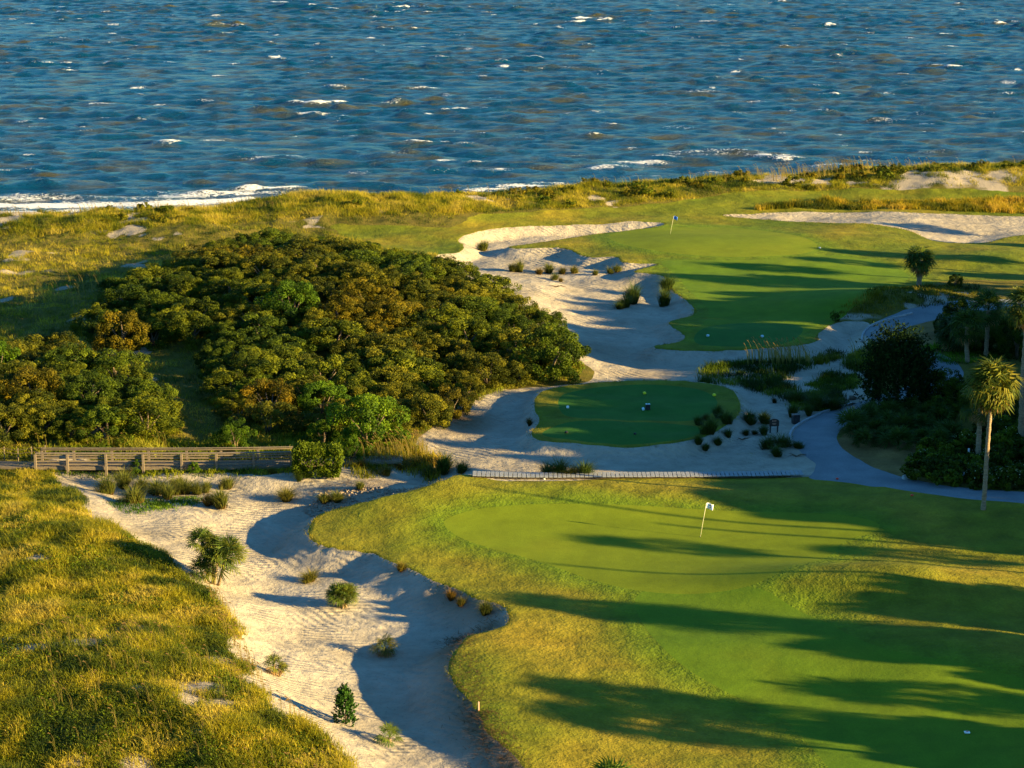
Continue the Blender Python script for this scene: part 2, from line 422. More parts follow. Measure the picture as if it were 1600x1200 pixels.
PX['sand_waste'] = [(600, 722), (640, 700), (672, 668), (705, 640), (745, 620), (790, 609), (850, 605), (920, 598), (932, 585), (918, 572), (890, 560), (820, 500), (740, 450), (690, 412), (677, 398), (717, 394), (728, 383), (710, 373), (755, 361), (800, 355), (900, 350), (1018, 345), (1045, 349), (1020, 356), (950, 363), (900, 370), (850, 380), (800, 385), (790, 389), (890, 387), (902, 397), (920, 402), (965, 400), (970, 411), (995, 411), (1036, 412), (1000, 420), (985, 427),
    (1025, 427), (1045, 435), (1042, 450), (1068, 465), (1087, 483), (1081, 494), (1040, 502), (1050, 511), (1073, 525), (1062, 533), (1008, 543), (1080, 548), (1150, 548), (1190, 543), (1250, 541), (1280, 532), (1275, 522), (1305, 502), (1350, 500), (1362, 507), (1355, 540), (1365, 570), (1365, 600), (1350, 640), (1270, 662), (1246, 672), (1262, 695), (1283, 723), (1280, 746), (963, 746), (924, 750), (845, 752), (766, 750), (731, 741), (680, 737)]
PX['sand_far'] = [(1118, 337), (1160, 334), (1225, 331), (1300, 330), (1400, 332), (1500, 335), (1700, 341), (1700, 360), (1600, 365), (1565, 371), (1545, 379), (1500, 380), (1455, 376), (1438, 367), (1418, 358), (1350, 350), (1290, 347), (1230, 344), (1160, 340)]
PX['turf_near'] = [(731, 739), (766, 750), (845, 752), (924, 750), (963, 746), (1270, 746), (1300, 740), (1500, 765), (1760, 780), (1760, 1260), (850, 1260), (640, 1100), (600, 980), (430, 860), (430, 800), (560, 770)]
PX['turf_far'] = [(505, 348), (560, 352), (640, 352), (700, 358), (728, 345), (745, 333), (850, 329), (960, 324), (1050, 317), (1120, 303), (1200, 297), (1320, 294), (1420, 296), (1600, 302), (1760, 308), (1760, 432), (1600, 440), (1500, 436), (1440, 446), (1390, 455), (1340, 475), (1312, 496), (1275, 522), (1280, 540), (1180, 547), (1000, 552), (960, 520), (900, 440), (720, 398), (640, 396), (570, 378)]
PX['bed'] = [(1300, 690), (1335, 672), (1420, 680), (1500, 735), (1440, 764), (1380, 750), (1330, 725)]
PX['bed_far'] = [(1403, 524), (1408, 508), (1440, 496), (1530, 486), (1560, 510), (1500, 560), (1445, 543)]
PATHL = [(1760, 788), (1620, 779), (1500, 770), (1420, 759), (1350, 741), (1300, 716), (1273, 693), (1272, 674), (1300, 652), (1350, 637), (1420, 617), (1468, 597), (1478, 577), (1450, 556), (1395, 535), (1376, 520), (1388, 508), (1430, 494), (1481, 484), (1560, 474), (1700, 462)]
def smooth_line(P, it=2):
    for _ in range(it):
        Q = np.empty((2 * (len(P) - 1) + 2, 2)); Q[0] = P[0]; Q[-1] = P[-1]
        Q[1:-1:2] = 0.75 * P[:-1] + 0.25 * P[1:]; Q[2:-1:2] = 0.25 * P[:-1] + 0.75 * P[1:]
        P = Q
    return P
WP = {}
TEE_UP = 0.75
for k, p in PX.items():
    WP[k] = dens(wpoly(p, TEE_UP if k in ('tee_bank', 'tee_front', 'tee_back') else 0.0), 1 if k == 'tee_bank' else 2)
WPATH = smooth_line(wpoly(PATHL))
WAPRON = dens(wpoly([(1275, 722), (1300, 712), (1345, 735), (1400, 752), (1380, 764), (1310, 752), (1258, 748), (1272, 738)]), 1)

def lines(a, b, step, grow, lo, hi):
    L = list(np.arange(a, b + 1e-6, step))
    s = step; p = L[-1]
    while p < hi: s *= grow; p += s; L.append(p)
    s = step; p = a; Q = []
    while p > lo: s *= grow; p -= s; Q.append(p)
    return np.array(Q[::-1] + L)

GX = lines(-66, 74, 0.34, 1.35, -1800, 1800)
GY = lines(80, 300, 0.46, 1.35, -900, 420)
XX, YY = np.meshgrid(GX, GY)
gx, gy = XX.ravel(), YY.ravel()
SD = {k: sdf(WP[k], gx, gy) for k in WP}
SD['path'] = np.minimum(sdline(WPATH, gx, gy, 1.6), sdf(WAPRON, gx, gy))
wob = (fbm(gx, gy, 1.6, 5, 2) - 0.5) * 0.5
SD['sand_near'] = SD['sand_near'] + (fbm(gx, gy, 6.5, 6, 2) - 0.5) * 5.5 * sst(4, 9, SD['turf_near']) * sst(165, 130, gy)
for k in ('sand_near', 'sand_waste', 'sand_far'): SD[k] = SD[k] + wob
for k in ('turf_near', 'turf_far', 'bed', 'bed_far'): SD[k] = SD[k] + wob * 2
gz = h_base(gx, gy)
turf_d = np.minimum(np.minimum(SD['turf_near'], SD['turf_far']), SD['tee_bank'])
smooth_zone = np.minimum(SD['green_near'], SD['green_far'])
inn = np.maximum(0, -SD['sand_near'])
# the near waste bunker: steep under the turf lip on its right, shallow on the dune side
lipn = sst(6.5, 1.0, SD['turf_near'])                       # 1 close to turf
gz -= (0.26 * sst(0, 0.5, inn) + 0.66 * sst(0.1, 2.6, inn)) * (0.35 + 0.65 * lipn) * (0.45 + 0.55 * sst(90.5, 99, gy)) + 0.25 * sst(0, 3, inn)
inn2 = np.maximum(0, -SD['sand_waste'])
lipw = sst(7, 1, np.minimum(SD['turf_far'], 99))
gz -= (0.2 * sst(0, 0.4, inn2) + 0.7 * sst(0.1, 2.2, inn2)) * (0.15 + 0.85 * lipw)
inn3 = np.maximum(0, -SD['sand_far'])
gz -= 0.12 * sst(0, 0.4, inn3) + 0.28 * sst(0.1, 3.5, inn3)
sandm = np.maximum(np.maximum(inn, inn2), inn3)
gz += (fbm(gx, gy, 4.5, 21, 3) - 0.5) * 0.55 * sst(0.3, 3.0, sandm)
gz += (fbm(gx, gy, 2.6, 23, 3) - 0.5) * 0.75 * sst(0.3, 2.0, np.minimum(np.minimum(turf_d, SD['path']), np.minimum(SD['sand_near'], np.minimum(SD['sand_waste'], SD['sand_far'])))) * (gx < 30)
gz += TEE_UP * sst(1.3, 0.0, SD['tee_bank']) - 0.0
tb = sst(0.0, -2.0, SD['tee_bank'])
gz -= 0.02 * tb
gz += (fbm(gx, gy, 1.1, 31, 2) - 0.5) * 0.16 * sst(-0.5, 1.5, turf_d) * (sandm <= 0)
gz += (fbm(gx, gy, 6.0, 33, 2) - 0.5) * 0.35 * (turf_d < 0) * sst(0.0, 5.0, smooth_zone) * sst(0.0, -3.0, turf_d)
pm = sst(0.8, -0.2, SD['path'])
GZ = gz.reshape(XX.shape)

def H(x, y):
    x = np.asarray(x, float); y = np.asarray(y, float)
    i = np.clip(np.searchsorted(GX, x) - 1, 0, len(GX) - 2); j = np.clip(np.searchsorted(GY, y) - 1, 0, len(GY) - 2)
    fx = np.clip((x - GX[i]) / (GX[i + 1] - GX[i]), 0, 1); fy = np.clip((y - GY[j]) / (GY[j + 1] - GY[j]), 0, 1)
    return (GZ[j, i] * (1 - fx) + GZ[j, i + 1] * fx) * (1 - fy) + (GZ[j + 1, i] * (1 - fx) + GZ[j + 1, i + 1] * fx) * fy

def sdn(x, y):
    x = np.asarray(x, float); y = np.asarray(y, float); S = SD['sand_near'].reshape(XX.shape)
    i = np.clip(np.searchsorted(GX, x) - 1, 0, len(GX) - 2); j = np.clip(np.searchsorted(GY, y) - 1, 0, len(GY) - 2)
    fx = np.clip((x - GX[i]) / (GX[i + 1] - GX[i]), 0, 1); fy = np.clip((y - GY[j]) / (GY[j + 1] - GY[j]), 0, 1)
    return (S[j, i] * (1 - fx) + S[j, i + 1] * fx) * (1 - fy) + (S[j + 1, i] * (1 - fx) + S[j + 1, i + 1] * fx) * fy

def at(px, py, dz=0.0):
    x, y = march(H if dz == 0 else (lambda a, b: H(a, b) + dz), px, py)
    return Vector((x, y, float(H(x, y))))

# ------------------------------------------------------------------ terrain mesh, cut along the outlines into one sheet per region
ny, nx = XX.shape
ii = (np.arange(ny - 1)[:, None] * nx + np.arange(nx - 1)[None, :]).ravel()
T = np.concatenate([np.stack([ii, ii + 1, ii + nx + 1], 1), np.stack([ii, ii + nx + 1, ii + nx], 1)])
# normals of the height field
dzx = np.gradient(GZ, GX, axis=1); dzy = np.gradient(GZ, GY, axis=0)
NRM = np.stack([-dzx.ravel(), -dzy.ravel(), np.ones(gx.size)], 1)
litter = np.zeros(gx.size)
for (a, b, c, d, w) in ((712, 1000, 752, 1140, 1.0), (752, 1140, 800, 1200, 1.0), (700, 1010, 760, 975, 0.9), (690, 918, 760, 945, 0.7), (500, 785, 640, 750, 0.4)):
    p, q = np.array(plane(a, b)), np.array(plane(c, d))
    e = q - p; t = np.clip(((gx - p[0]) * e[0] + (gy - p[1]) * e[1]) / (e @ e), 0, 1)
    dd = np.sqrt((gx - p[0] - e[0] * t) ** 2 + (gy - p[1] - e[1] * t) ** 2)
    litter = np.maximum(litter, w * np.exp(-(dd / 1.5) ** 2))
for (a, b, rx, ry, w) in ((725, 657, 2.0, 3.2, 1.0), (940, 540, 2.5, 4.0, 0.35), (900, 540, 3, 4, 0.3), (480, 780, 3, 2, 0.3), (1000, 582, 3, 1.5, 0.3)):
    p = plane(a, b)
    litter = np.maximum(litter, w * np.exp(-((gx - p[0]) / rx) ** 2 - ((gy - p[1]) / ry) ** 2))
def bare_at(x, y):
    b = sst(.60, .70, fbm(x, y, 7.0, 95, 3)) * sst(.42, .6, fbm(x, y, 2.0, 96, 2)) * (0.75 + .25 * sst(150, 165, y))
    for (q, w) in BAREP:
        b = np.maximum(b, w * np.exp(-((x - q[0]) / q[2]) ** 2 - ((y - q[1]) / q[3]) ** 2) * (.35 + 1.0 * vn(x, y, 1.1, 97)))
    return b
BAREP = [((*plane(a, b, z), rx, ry), w) for a, b, z, rx, ry, w in ((216, 339, 1.8, 2.2, 1.2, 1.2), (30, 345, 1.5, 2.5, 1, .9), (160, 357, 1.2, 2.5, 1, .8), (35, 418, .5, 4, 2, .7), (300, 1112, .8, 1.6, 1.8, 1.5), (340, 1125, .8, 1.2, 1.0, 1.2), (215, 1085, 1.6, .9, .8, 1.2), (60, 885, 1.6, .9, .7, 1.1), (190, 860, 1.3, .8, .7, 1.0), (250, 1010, 1.2, .7, .7, 1.0), (320, 1170, .5, 1.0, 1.2, .9), (50, 880, 1.6, .6, .5, .5),
     (1420, 280, 2.4, 3.2, 2.5, 1.2), (1500, 275, 2.6, 4.0, 4, 1.3), (1545, 282, 2.4, 2.6, 3, 1.2), (1460, 270, 3.0, 2, 2, .9), (1560, 268, 3, 4, 3, .8), (1390, 285, 2, 2, 2, .8), (1400, 452, 1, 2, 1, .8), (1510, 446, 1, 3, 1, .9), (1330, 490, .6, 3, 1.5, .7), (1250, 560, .3, 3, 3, .6))]
bare = bare_at(gx, gy)
mown = sst(3.6, 0.0, np.minimum(np.minimum(SD['green_near'], SD['green_far']), np.minimum(SD['fairway'], SD['fairway_far'])))
DATA = np.stack([gx, gy, gz, NRM[:, 0], NRM[:, 1], NRM[:, 2], litter, bare, mown], 1)
ORDER = ['path', 'green_near', 'green_far', 'tee_front', 'tee_back', 'tee_far', 'tee_bank', 'sand_near', 'sand_waste', 'sand_far', 'fairway', 'fairway_far', 'bed', 'bed_far', 'turf_near', 'turf_far']
SDA = np.stack([SD[k] for k in ORDER], 1)
PIECES = {}
for k, key in enumerate(ORDER):
    s = SDA[:, k].copy(); s[np.abs(s) < 2e-3] = 2e-3
    neg = s[T] < 0
    cnt = neg.sum(1)
    ins = T[cnt == 3]; outs = T[cnt == 0]
    cr = T[(cnt == 1) | (cnt == 2)]; cn = neg[(cnt == 1) | (cnt == 2)]
    if len(cr):
        lone_in = cn.sum(1) == 1
        lone = np.where(lone_in, np.argmax(cn, 1), np.argmin(cn, 1))
        r = np.arange(len(cr))
        a, b, c = cr[r, lone], cr[r, (lone + 1) % 3], cr[r, (lone + 2) % 3]
        E = np.sort(np.concatenate([np.stack([a, b], 1), np.stack([a, c], 1)]), 1)
        U, inv = np.unique(E, axis=0, return_inverse=True)
        inv = inv.ravel()
        tt = (s[U[:, 0]] / (s[U[:, 0]] - s[U[:, 1]]))[:, None]
        n0 = len(DATA)
        DATA = np.concatenate([DATA, DATA[U[:, 0]] * (1 - tt) + DATA[U[:, 1]] * tt])
        SDA = np.concatenate([SDA, SDA[U[:, 0]] * (1 - tt) + SDA[U[:, 1]] * tt])
        p = n0 + inv[:len(cr)]; q = n0 + inv[len(cr):]
        t1 = np.stack([a, p, q], 1)
        t2 = np.concatenate([np.stack([p, b, c], 1), np.stack([p, c, q], 1)])
        li2 = np.concatenate([lone_in, lone_in])
        ins = np.concatenate([ins, t1[lone_in], t2[~li2]])
        outs = np.concatenate([outs, t1[~lone_in], t2[li2]])
    PIECES[key] = ins; T = outs
PIECES['ground'] = T
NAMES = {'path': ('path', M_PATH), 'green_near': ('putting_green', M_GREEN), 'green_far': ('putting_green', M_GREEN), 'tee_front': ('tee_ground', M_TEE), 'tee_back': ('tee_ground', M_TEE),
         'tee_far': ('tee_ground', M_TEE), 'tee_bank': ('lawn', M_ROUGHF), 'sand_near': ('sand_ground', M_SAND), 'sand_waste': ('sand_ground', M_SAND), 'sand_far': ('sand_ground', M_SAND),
         'fairway': ('fairway_ground', M_FAIR), 'fairway_far': ('fairway_ground', M_FAIR), 'bed': ('lawn', M_BED), 'bed_far': ('lawn', M_BED), 'turf_near': ('lawn', M_ROUGH), 'turf_far': ('lawn', M_ROUGHF), 'ground': ('ground', M_DUNE)}
for key, tri in PIECES.items():
    if len(tri) == 0: continue
    u, inv = np.unique(tri.ravel(), return_inverse=True)
    D = DATA[u]
    nm, mt = NAMES[key]
    me = raw_mesh(nm, D[:, :3], inv.reshape(-1, 3))
    N = D[:, 3:6] / np.linalg.norm(D[:, 3:6], axis=1)[:, None]
    me.normals_split_custom_set_from_vertices(N.tolist())
    if key.startswith('sand'): attr(me, 'litter', D[:, 6])
    if key in ('turf_near', 'turf_far', 'tee_bank'): attr(me, 'mown', D[:, 8])
    if key == 'ground': attr(me, 'bare', D[:, 7])
    tag(link(nm, me, mt), kind='structure')

# ------------------------------------------------------------------ sea
SEA = -4.0
sxs = lines(-190, 200, 0.75, 1.3, -16000, 16000)
sys_ = lines(248, 780, 0.62, 1.25, 240, 16000)
SX, SY = np.meshgrid(sxs, sys_)
sx, sy = SX.ravel(), SY.ravel()
hz = np.zeros(sx.size)
wr = np.random.default_rng(3)
fade = np.exp(-np.maximum(0, np.hypot(np.maximum(np.abs(sx) - 190, 0), np.maximum(sy - 780, 0))) / 60.0)
for k in range(46):
    lam = 2.0 * (15 / 2.0) ** wr.random()
    ang = math.radians(-98 + wr.normal() * 17)
    kx, ky = math.cos(ang) * 2 * math.pi / lam, math.sin(ang) * 2 * math.pi / lam
    amp = 0.0108 * lam ** 0.66 * (0.6 + 0.8 * wr.random())
    hz += amp * np.sin(kx * sx + ky * sy + wr.random() * 6.28 + 1.5 * vn(sx, sy, 40, k))
grp = 0.45 + 1.1 * fbm(sx, sy, 30, 77, 2)
hz = hz * grp
hz = hz + 0.8 * np.maximum(hz, 0) ** 2
foam = np.zeros(sx.size)
lap = vn(sx * 0.5, sy, 2.6, 91)
foam = np.maximum(foam, 0.75 * sst(0.36, 0.6, hz) * sst(0.52, 0.74, vn(sx * 0.35, sy, 9, 92)) * sst(0.25, 0.8, lap))
def breaker(px, py, length, h, f, width=2.2, lean=0.0, sat=0.78):
    x, y = plane(px, py, SEA)
    i = np.where((np.abs(sx - x) < length * 1.1) & (np.abs(sy - y) < width * 5 + 4))[0]
    if len(i) == 0: return
    bx, by = sx[i], sy[i]
    dx = bx - x; dy = by - y + lean * dx + 1.3 * (vn(bx, by * 0 + py, 5, int(px)) - 0.5)
    m = np.exp(-(dx / (length * 0.5)) ** 4)
    prof = np.where(dy > 0, np.exp(-(dy / (width * 1.8)) ** 2), np.exp(-(dy / (width * 0.75)) ** 2))
    hz[i] += 0.55 * h * m * prof * (0.7 + 0.6 * vn(bx, by, 5, 5))
    core = np.exp(-(dx / (length * 0.40)) ** 4) * np.exp(-((dy + 0.2 + .9 * (vn(bx, by, 2.0, 7) - .5)) / (width * (0.25 + 0.7 * vn(bx, by * 0 + py, 1.8, 8)))) ** 2) * f * sat
    trail = np.where(dy > 0, np.exp(-(dy / (width * 1.6)) ** 2), 0) * np.exp(-((dx + .25 * length) / (length * 0.55)) ** 2) * f * .30
    foam[i] = np.maximum(foam[i], np.maximum(core, trail))
for b in [(265, 226, 5.5, 0.7, 1.0), (240, 227, 9, 0.7, 0.0), (333, 220, 5, .5, 1.0), (650, 73, 10, .3, .6), (430, 90, 4.0, .5, 1.0), (787, 104, 3.4, .5, 1.0), (580, 59, 4, .4, .9), (585, 81, 3.4, .4, .9), (92, 11, 7, .4, .9),
          (98, 60, 5, .4, .7), (175, 52, 4, .3, .7), (178, 39, 6, .3, .7), (338, 25, 4, .3, .8), (215, 137, 4.5, .4, .9), (485, 98, 4, .3, .6), (733, 77, 4.5, .3, .7), (700, 253, 5, .3, .9), (770, 268, 8, .6, .7), (700, 150, 4, .3, .5), (563, 124, 4, .4, .7),
          (500, 158, 4, .4, .6), (345, 84, 4, .3, .6), (285, 12, 5, .3, .6), (560, 10, 5, .3, .6), (640, 179, 8, .5, .3), (1000, 255, 12, .7, .9), (940, 263, 7, .5, .8), (1210, 245, 9, .4, .95), (1090, 143, 16, .3, .55), (1400, 190, 12, .3, .5), (1505, 15, 7, .4, .8), (1490, 72, 6, .3, .7), (1150, 112, 4, .3, .7), (1320, 100, 5, .3, .6), (840, 38, 4, .3, .6), (1000, 50, 6, .3, .7),
          (1150, 240, 18, .3, .55), (1060, 240, 10, .3, .5), (850, 263, 8, .5, .2), (1290, 230, 9, .5, .1), (1140, 215, 10, .6, .1), (1180, 160, 8, .4, .5), (1575, 130, 5, .3, .7), (1300, 212, 5, .4, .6), (890, 130, 5, .3, .6), (430, 247, 14, .3, .6), (1330, 30, 7, .3, .6), (1240, 40, 5, .3, .6), (1520, 160, 6, .3, .6),
          (120, 128, 6, .4, .2), (330, 177, 10, .5, .1), (60, 100, 6, .4, .3), (900, 205, 9, .4, .2), (560, 232, 9, .4, .15), (830, 235, 8, .5, .1), (1060, 200, 9, .4, .4), (940, 175, 6, .3, .5), (1420, 60, 6, .3, .6), (20, 30, 6, .3, .5), (760, 20, 6, .3, .5), (1080, 20, 5, .3, .6), (1590, 35, 5, .3, .6)]:
    breaker(b[0], b[1], b[2], b[3], b[4])
breaker(425, 299, 13, 1.2, 1.0, 2.2, -0.05, .85); breaker(60, 291, 17, 0.95, 0.0, 3.0); breaker(72, 286, 3.0, .3, .9); breaker(360, 303, 20, .5, 1.0, 2.0, 0, .75); breaker(820, 293, 12, .7, 1.0, 2.2); breaker(700, 268, 9, .6, .3); breaker(1500, 262, 10, .8, 1.0, 2.2); breaker(900, 290, 12, .4, .6)
for b in [(760, 296, 10, .4, .9), (860, 288, 8, .4, .8), (1040, 250, 8, .5, .8), (960, 262, 7, .5, .9), (1230, 249, 8, .3, .9), (1130, 243, 14, .2, .5), (1360, 250, 7, .4, .5), (620, 285, 7, .4, .4), (560, 270, 5, .4, .6), (1020, 276, 9, .3, .6), (1290, 258, 9, .3, .6), (1110, 268, 8, .4, .5)]:
    breaker(b[0], b[1], b[2], b[3], b[4], 1.6)
brk = np.random.default_rng(44)
for q in range(190):                                     # small whitecaps and faint trailing foam over the open water
    breaker(brk.uniform(0, 1600), 5 + 240 * brk.random() ** 1.2, brk.uniform(1.5, 5.5), .15, brk.choice([.5, .65, .85]), brk.uniform(.6, 1.2))
for q in range(26):
    breaker(brk.uniform(0, 1600), brk.uniform(30, 250), brk.uniform(8, 20), .0, .28, brk.uniform(1.5, 2.6))
# surf running up the beach
shore = np.interp(sx, CRX, CRY) + 30.0
td = sy - shore
surf = sst(24, 14, td + 5.0 * (vn(sx, sy * 0, 14, 61) - 0.5)) * sst(-28, -31, sx + 6) * 0.9
surf = surf * (0.62 + 0.6 * fbm(sx * 0.3, sy, 3.0, 62, 3)) * (0.85 + 0.45 * np.sin(td * 0.95 + 5 * vn(sx, sy * 0, 12, 66)))
foam = np.maximum(foam, np.clip(surf, 0, 1)); foam = np.maximum(foam, sst(6, 1, td) * (0.5 + 0.5 * vn(sx, sy, 3, 64)))
hz *= 0.35 + 0.65 * sst(0, 26, td)
hz *= fade
me = raw_mesh('sea', np.stack([sx, sy, SEA + hz], 1), np.stack([(np.arange(SX.shape[0] - 1)[:, None] * SX.shape[1] + np.arange(SX.shape[1] - 1)[None, :]).ravel() + o for o in (0, 1, SX.shape[1] + 1, SX.shape[1])], 1))
attr(me, 'foam', np.clip(foam, 0, 1))
m = NT('sea_water')
p1 = m.pos((0.4, 1.0, 1.0), (0, 0, 0.1)); p2 = m.pos((0.5, 1.3, 1.0), (0, 0, -0.1))
n1 = m.noise(0.55, 4, p1, 0.6); n2 = m.noise(2.4, 4, p2, 0.7); n3 = m.noise(0.26, 4, m.pos((0.35, 1.0, 1.0)))
nr = m.bump(n1, 1.0, 0.95); nr = m.bump(n2, 1.0, 0.5, nr); nr = m.bump(m.noise(5.5, 3, p1, 0.7), 0.8, 0.16, nr)
fo = m.attr('foam')
fn = m.noise(1.9, 6, m.pos((0.6, 0.8, 1.0), (0, 0, .3)), 0.8, 1.0)
fmask = m.ramp(m.math('ADD', fo, m.math('MULTIPLY', m.math('SUBTRACT', fn, 0.5), 2.6)), [(0.40, 0.0), (0.72, 1.0)])
fmask = m.math('MULTIPLY', fmask, m.ramp(fo, [(0.06, 0.0), (0.2, 1.0)]))
wc = m.ramp(n3, [(0.48, (0.001, 0.045, 0.105)), (0.67, (0.062, 0.060, 0.018))])
m.l(m.mix(wc, (0.86, 0.86, 0.84), fmask), m.b.inputs['Base Color'])
m.l(m.math('MULTIPLY_ADD', fmask, 0.6, 0.12), m.b.inputs['Roughness'])
m.b.inputs['IOR'].default_value = 1.33
m.b.inputs['Specular IOR Level'].default_value = 0.5
m.l(nr, m.b.inputs['Normal'])
tag(link('sea', me, m.m), kind='structure')

# ------------------------------------------------------------------ foliage builders
def unit(v): return v / np.maximum(np.linalg.norm(v, axis=-1, keepdims=True), 1e-9)

def leaf_quads(P, Nrm, size, rng, long=1.5, spread=0.9):
    n = len(P)
    N = unit(Nrm + rng.normal(0, spread, (n, 3)))
    a = unit(np.cross(N, rng.normal(0, 1, (n, 3))))
    b = np.cross(N, a)
    s = size * (0.6 + 0.8 * rng.random(n))[:, None]
    V = np.stack([P - a * s * long * .5, P + b * s * .42 - a * s * 0.05, P + a * s * long * .5, P - b * s * .42 - a * s * 0.05], 1).reshape(-1, 3)
    F = np.arange(4 * n).reshape(-1, 4)
    return V, F

def crown_mesh(name, seed, rx, ry, rz, zc, lumps, per, leaf, flat=0.25, lr=(0.28, 0.5), tb=(0.2, 0.8)):
    """a crown of many leaf clumps: lumps sit over an ellipsoid shell, leaves sit over each lump; gaps stay between lumps"""
    rng = np.random.default_rng(seed)
    d = unit(rng.normal(0, 1, (lumps * 3, 3)))
    d = d[d[:, 2] > -flat - 0.25][:lumps]
    rad = 0.72 + 0.42 * rng.random((len(d), 1))
    c = d * rad * np.array([rx, ry, rz]) * 0.82
    Vs = []; Fs = []; ts = []; nb = 0
    R = (rx + ry + rz) / 3
    for k in range(len(d)):
        r = R * (lr[0] + (lr[1] - lr[0]) * rng.random())
        q = unit(rng.normal(0, 1, (per, 3)) + d[k] * 0.55)
        rr = r * (0.55 + 0.5 * rng.random((per, 1)) ** 0.6)
        P = c[k] + q * rr * np.array([1, 1, 0.8]); P[:, 2] += zc
        ok = P[:, 2] > 0.02
        P, q = P[ok], q[ok]
        V, F = leaf_quads(P, q + np.array([0, 0, 0.35]), leaf, rng)
        base = tb[0] + (tb[1] - tb[0]) * rng.random()
        t = np.clip(base + rng.normal(0, 0.13, len(P)), 0, 1)
        Vs.append(V); Fs.append(F + nb); nb += len(V); ts.append(np.repeat(t, 4))
    me = raw_mesh(name, np.concatenate(Vs), np.concatenate(Fs), False)
    attr(me, 'tint', np.concatenate(ts))
    return me

def trunk_mesh(name, seed, h, r, spread, n=5):
    rng = random.Random(seed); mb = MB()
    for k in range(n):
        a = rng.random() * 6.28; q = spread * (0.3 + 0.7 * rng.random())
        mb.tube([(0.1 * math.cos(a), 0.1 * math.sin(a), -0.3), (q * .35 * math.cos(a), q * .35 * math.sin(a), h * .45), (q * math.cos(a + .3), q * math.sin(a + .3), h * (0.8 + .25 * rng.random()))], [r, r * .7, r * .25], 6)
    return mb.mesh(name, True)

SHRUBS = [crown_mesh('crown', 100 + i, 1.9 + .25 * (i % 3), 1.9 + .2 * (i % 2), 1.55 + .12 * (i % 4), 1.02, 78, 215, 0.076, 0.85, (0.14, 0.27), (0.0, 1.0)) for i in range(7)]
STEMS = [trunk_mesh('trunk', 200 + i, 1.8, 0.09, 1.1) for i in range(3)]
for me in SHRUBS: me.materials.append(M_SHRUB)
for me in STEMS: me.materials.append(M_BARK)

def shrub(name, loc, s, label, cat='shrub', group=None, tint=(1, 1, 1), k=None, rng=random):
    o = empty(name, loc, rng.random() * 6.28, s)
    k = rng.randrange(len(SHRUBS)) if k is None else k
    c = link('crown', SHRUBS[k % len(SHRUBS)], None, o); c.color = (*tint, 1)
    link('trunk', STEMS[k % len(STEMS)], None, o)
    tag(o, label, cat, group)
    return o

def fan_leaf(rng, L, nb=15, arc=3.6, droop=0.5, pet=0.9, width=0.08):
    """one fan frond along +X: petiole, then blades fanning out and bending down at their tips"""
    V = []; F = []
    w = 0.018
    V += [(0, -w, 0), (0, w, 0), (pet, w, 0.02), (pet, -w, 0.02)]; F += [(0, 1, 2), (0, 2, 3)]
    for i in range(nb):
        a = arc * (i / (nb - 1) - 0.5) + rng.normal(0, 0.05)
        l = L * (0.72 + 0.28 * math.cos(a * 0.5)) * (0.9 + 0.2 * rng.random())
        ca, sa = math.cos(a), math.sin(a)
        dz = droop * (0.4 + 0.9 * rng.random())
        cup = 0.15 * math.cos(a)
        m1 = (pet + ca * l * .55, sa * l * .55, 0.02 + cup * l * .3)
        tip = (pet + ca * l * (1 - .25 * dz), sa * l * (1 - .25 * dz), 0.02 - dz * l * .55)
        ww = width * L
        b = len(V)
        V += [(pet - .02, 0, 0.02), (m1[0] - sa * ww * .5, m1[1] + ca * ww * .5, m1[2]), (m1[0] + sa * ww * .5, m1[1] - ca * ww * .5, m1[2]), tip]
        F += [(b, b + 1, b + 2), (b + 2, b + 1, b + 3)]
    return np.array(V), np.array(F)

def fans_mesh(name, seed, n, L, el0, el1, pet, droop=0.5, nb=15, arc=3.6, tb=(0.0, 0.95), width=0.085):
    rng = np.random.default_rng(seed); Vs = []; Fs = []; ts = []; k0 = 0
    for i in range(n):
        V, F = fan_leaf(rng, L * (0.8 + .35 * rng.random()), nb, arc, droop, pet * (0.75 + .5 * rng.random()), width)
        az = i * 2.39996 + rng.normal(0, .25); el = math.radians(el0 + (el1 - el0) * (i + .5) / n + rng.normal(0, 6))
        M = Matrix.Rotation(az, 3, 'Z') @ Matrix.Rotation(-el, 3, 'Y') @ Matrix.Rotation(rng.normal(0, .5), 3, 'X')
        V = V @ np.array(M).T
        Vs.append(V); Fs.append(F + k0); k0 += len(V)
        ts.append(np.full(len(V), tb[0] + (tb[1] - tb[0]) * rng.random()) + rng.normal(0, .06, len(V)))
    me = raw_mesh(name, np.concatenate(Vs), np.concatenate(Fs), False)
    attr(me, 'tint', np.clip(np.concatenate(ts), 0, 1))
    return me

def palm_trunk(name, seed, h, r0, r1, lean=0.0, boots=False):
    rng = random.Random(seed); mb = MB(); pts = []; rad = []
    n = max(10, int(h / 0.3))
    for i in range(n + 1):
        t = i / n
        pts.append((lean * math.sin(t * 1.6) + .02 * math.sin(9 * t), 0.3 * lean * t * t, -0.4 + t * (h + .4)))
        r = r0 + (r1 - r0) * t + (0.10 * r0 * (-1) ** i) + (0.35 * r0 * max(0, .08 - t) / .08)
        if boots: r *= 1.0 + (.55 * (i % 2)) * (1 if t > .35 else .4)
        rad.append(r)
    mb.tube(pts, rad, 10)
    return mb.mesh(name, True), Vector(pts[-1])

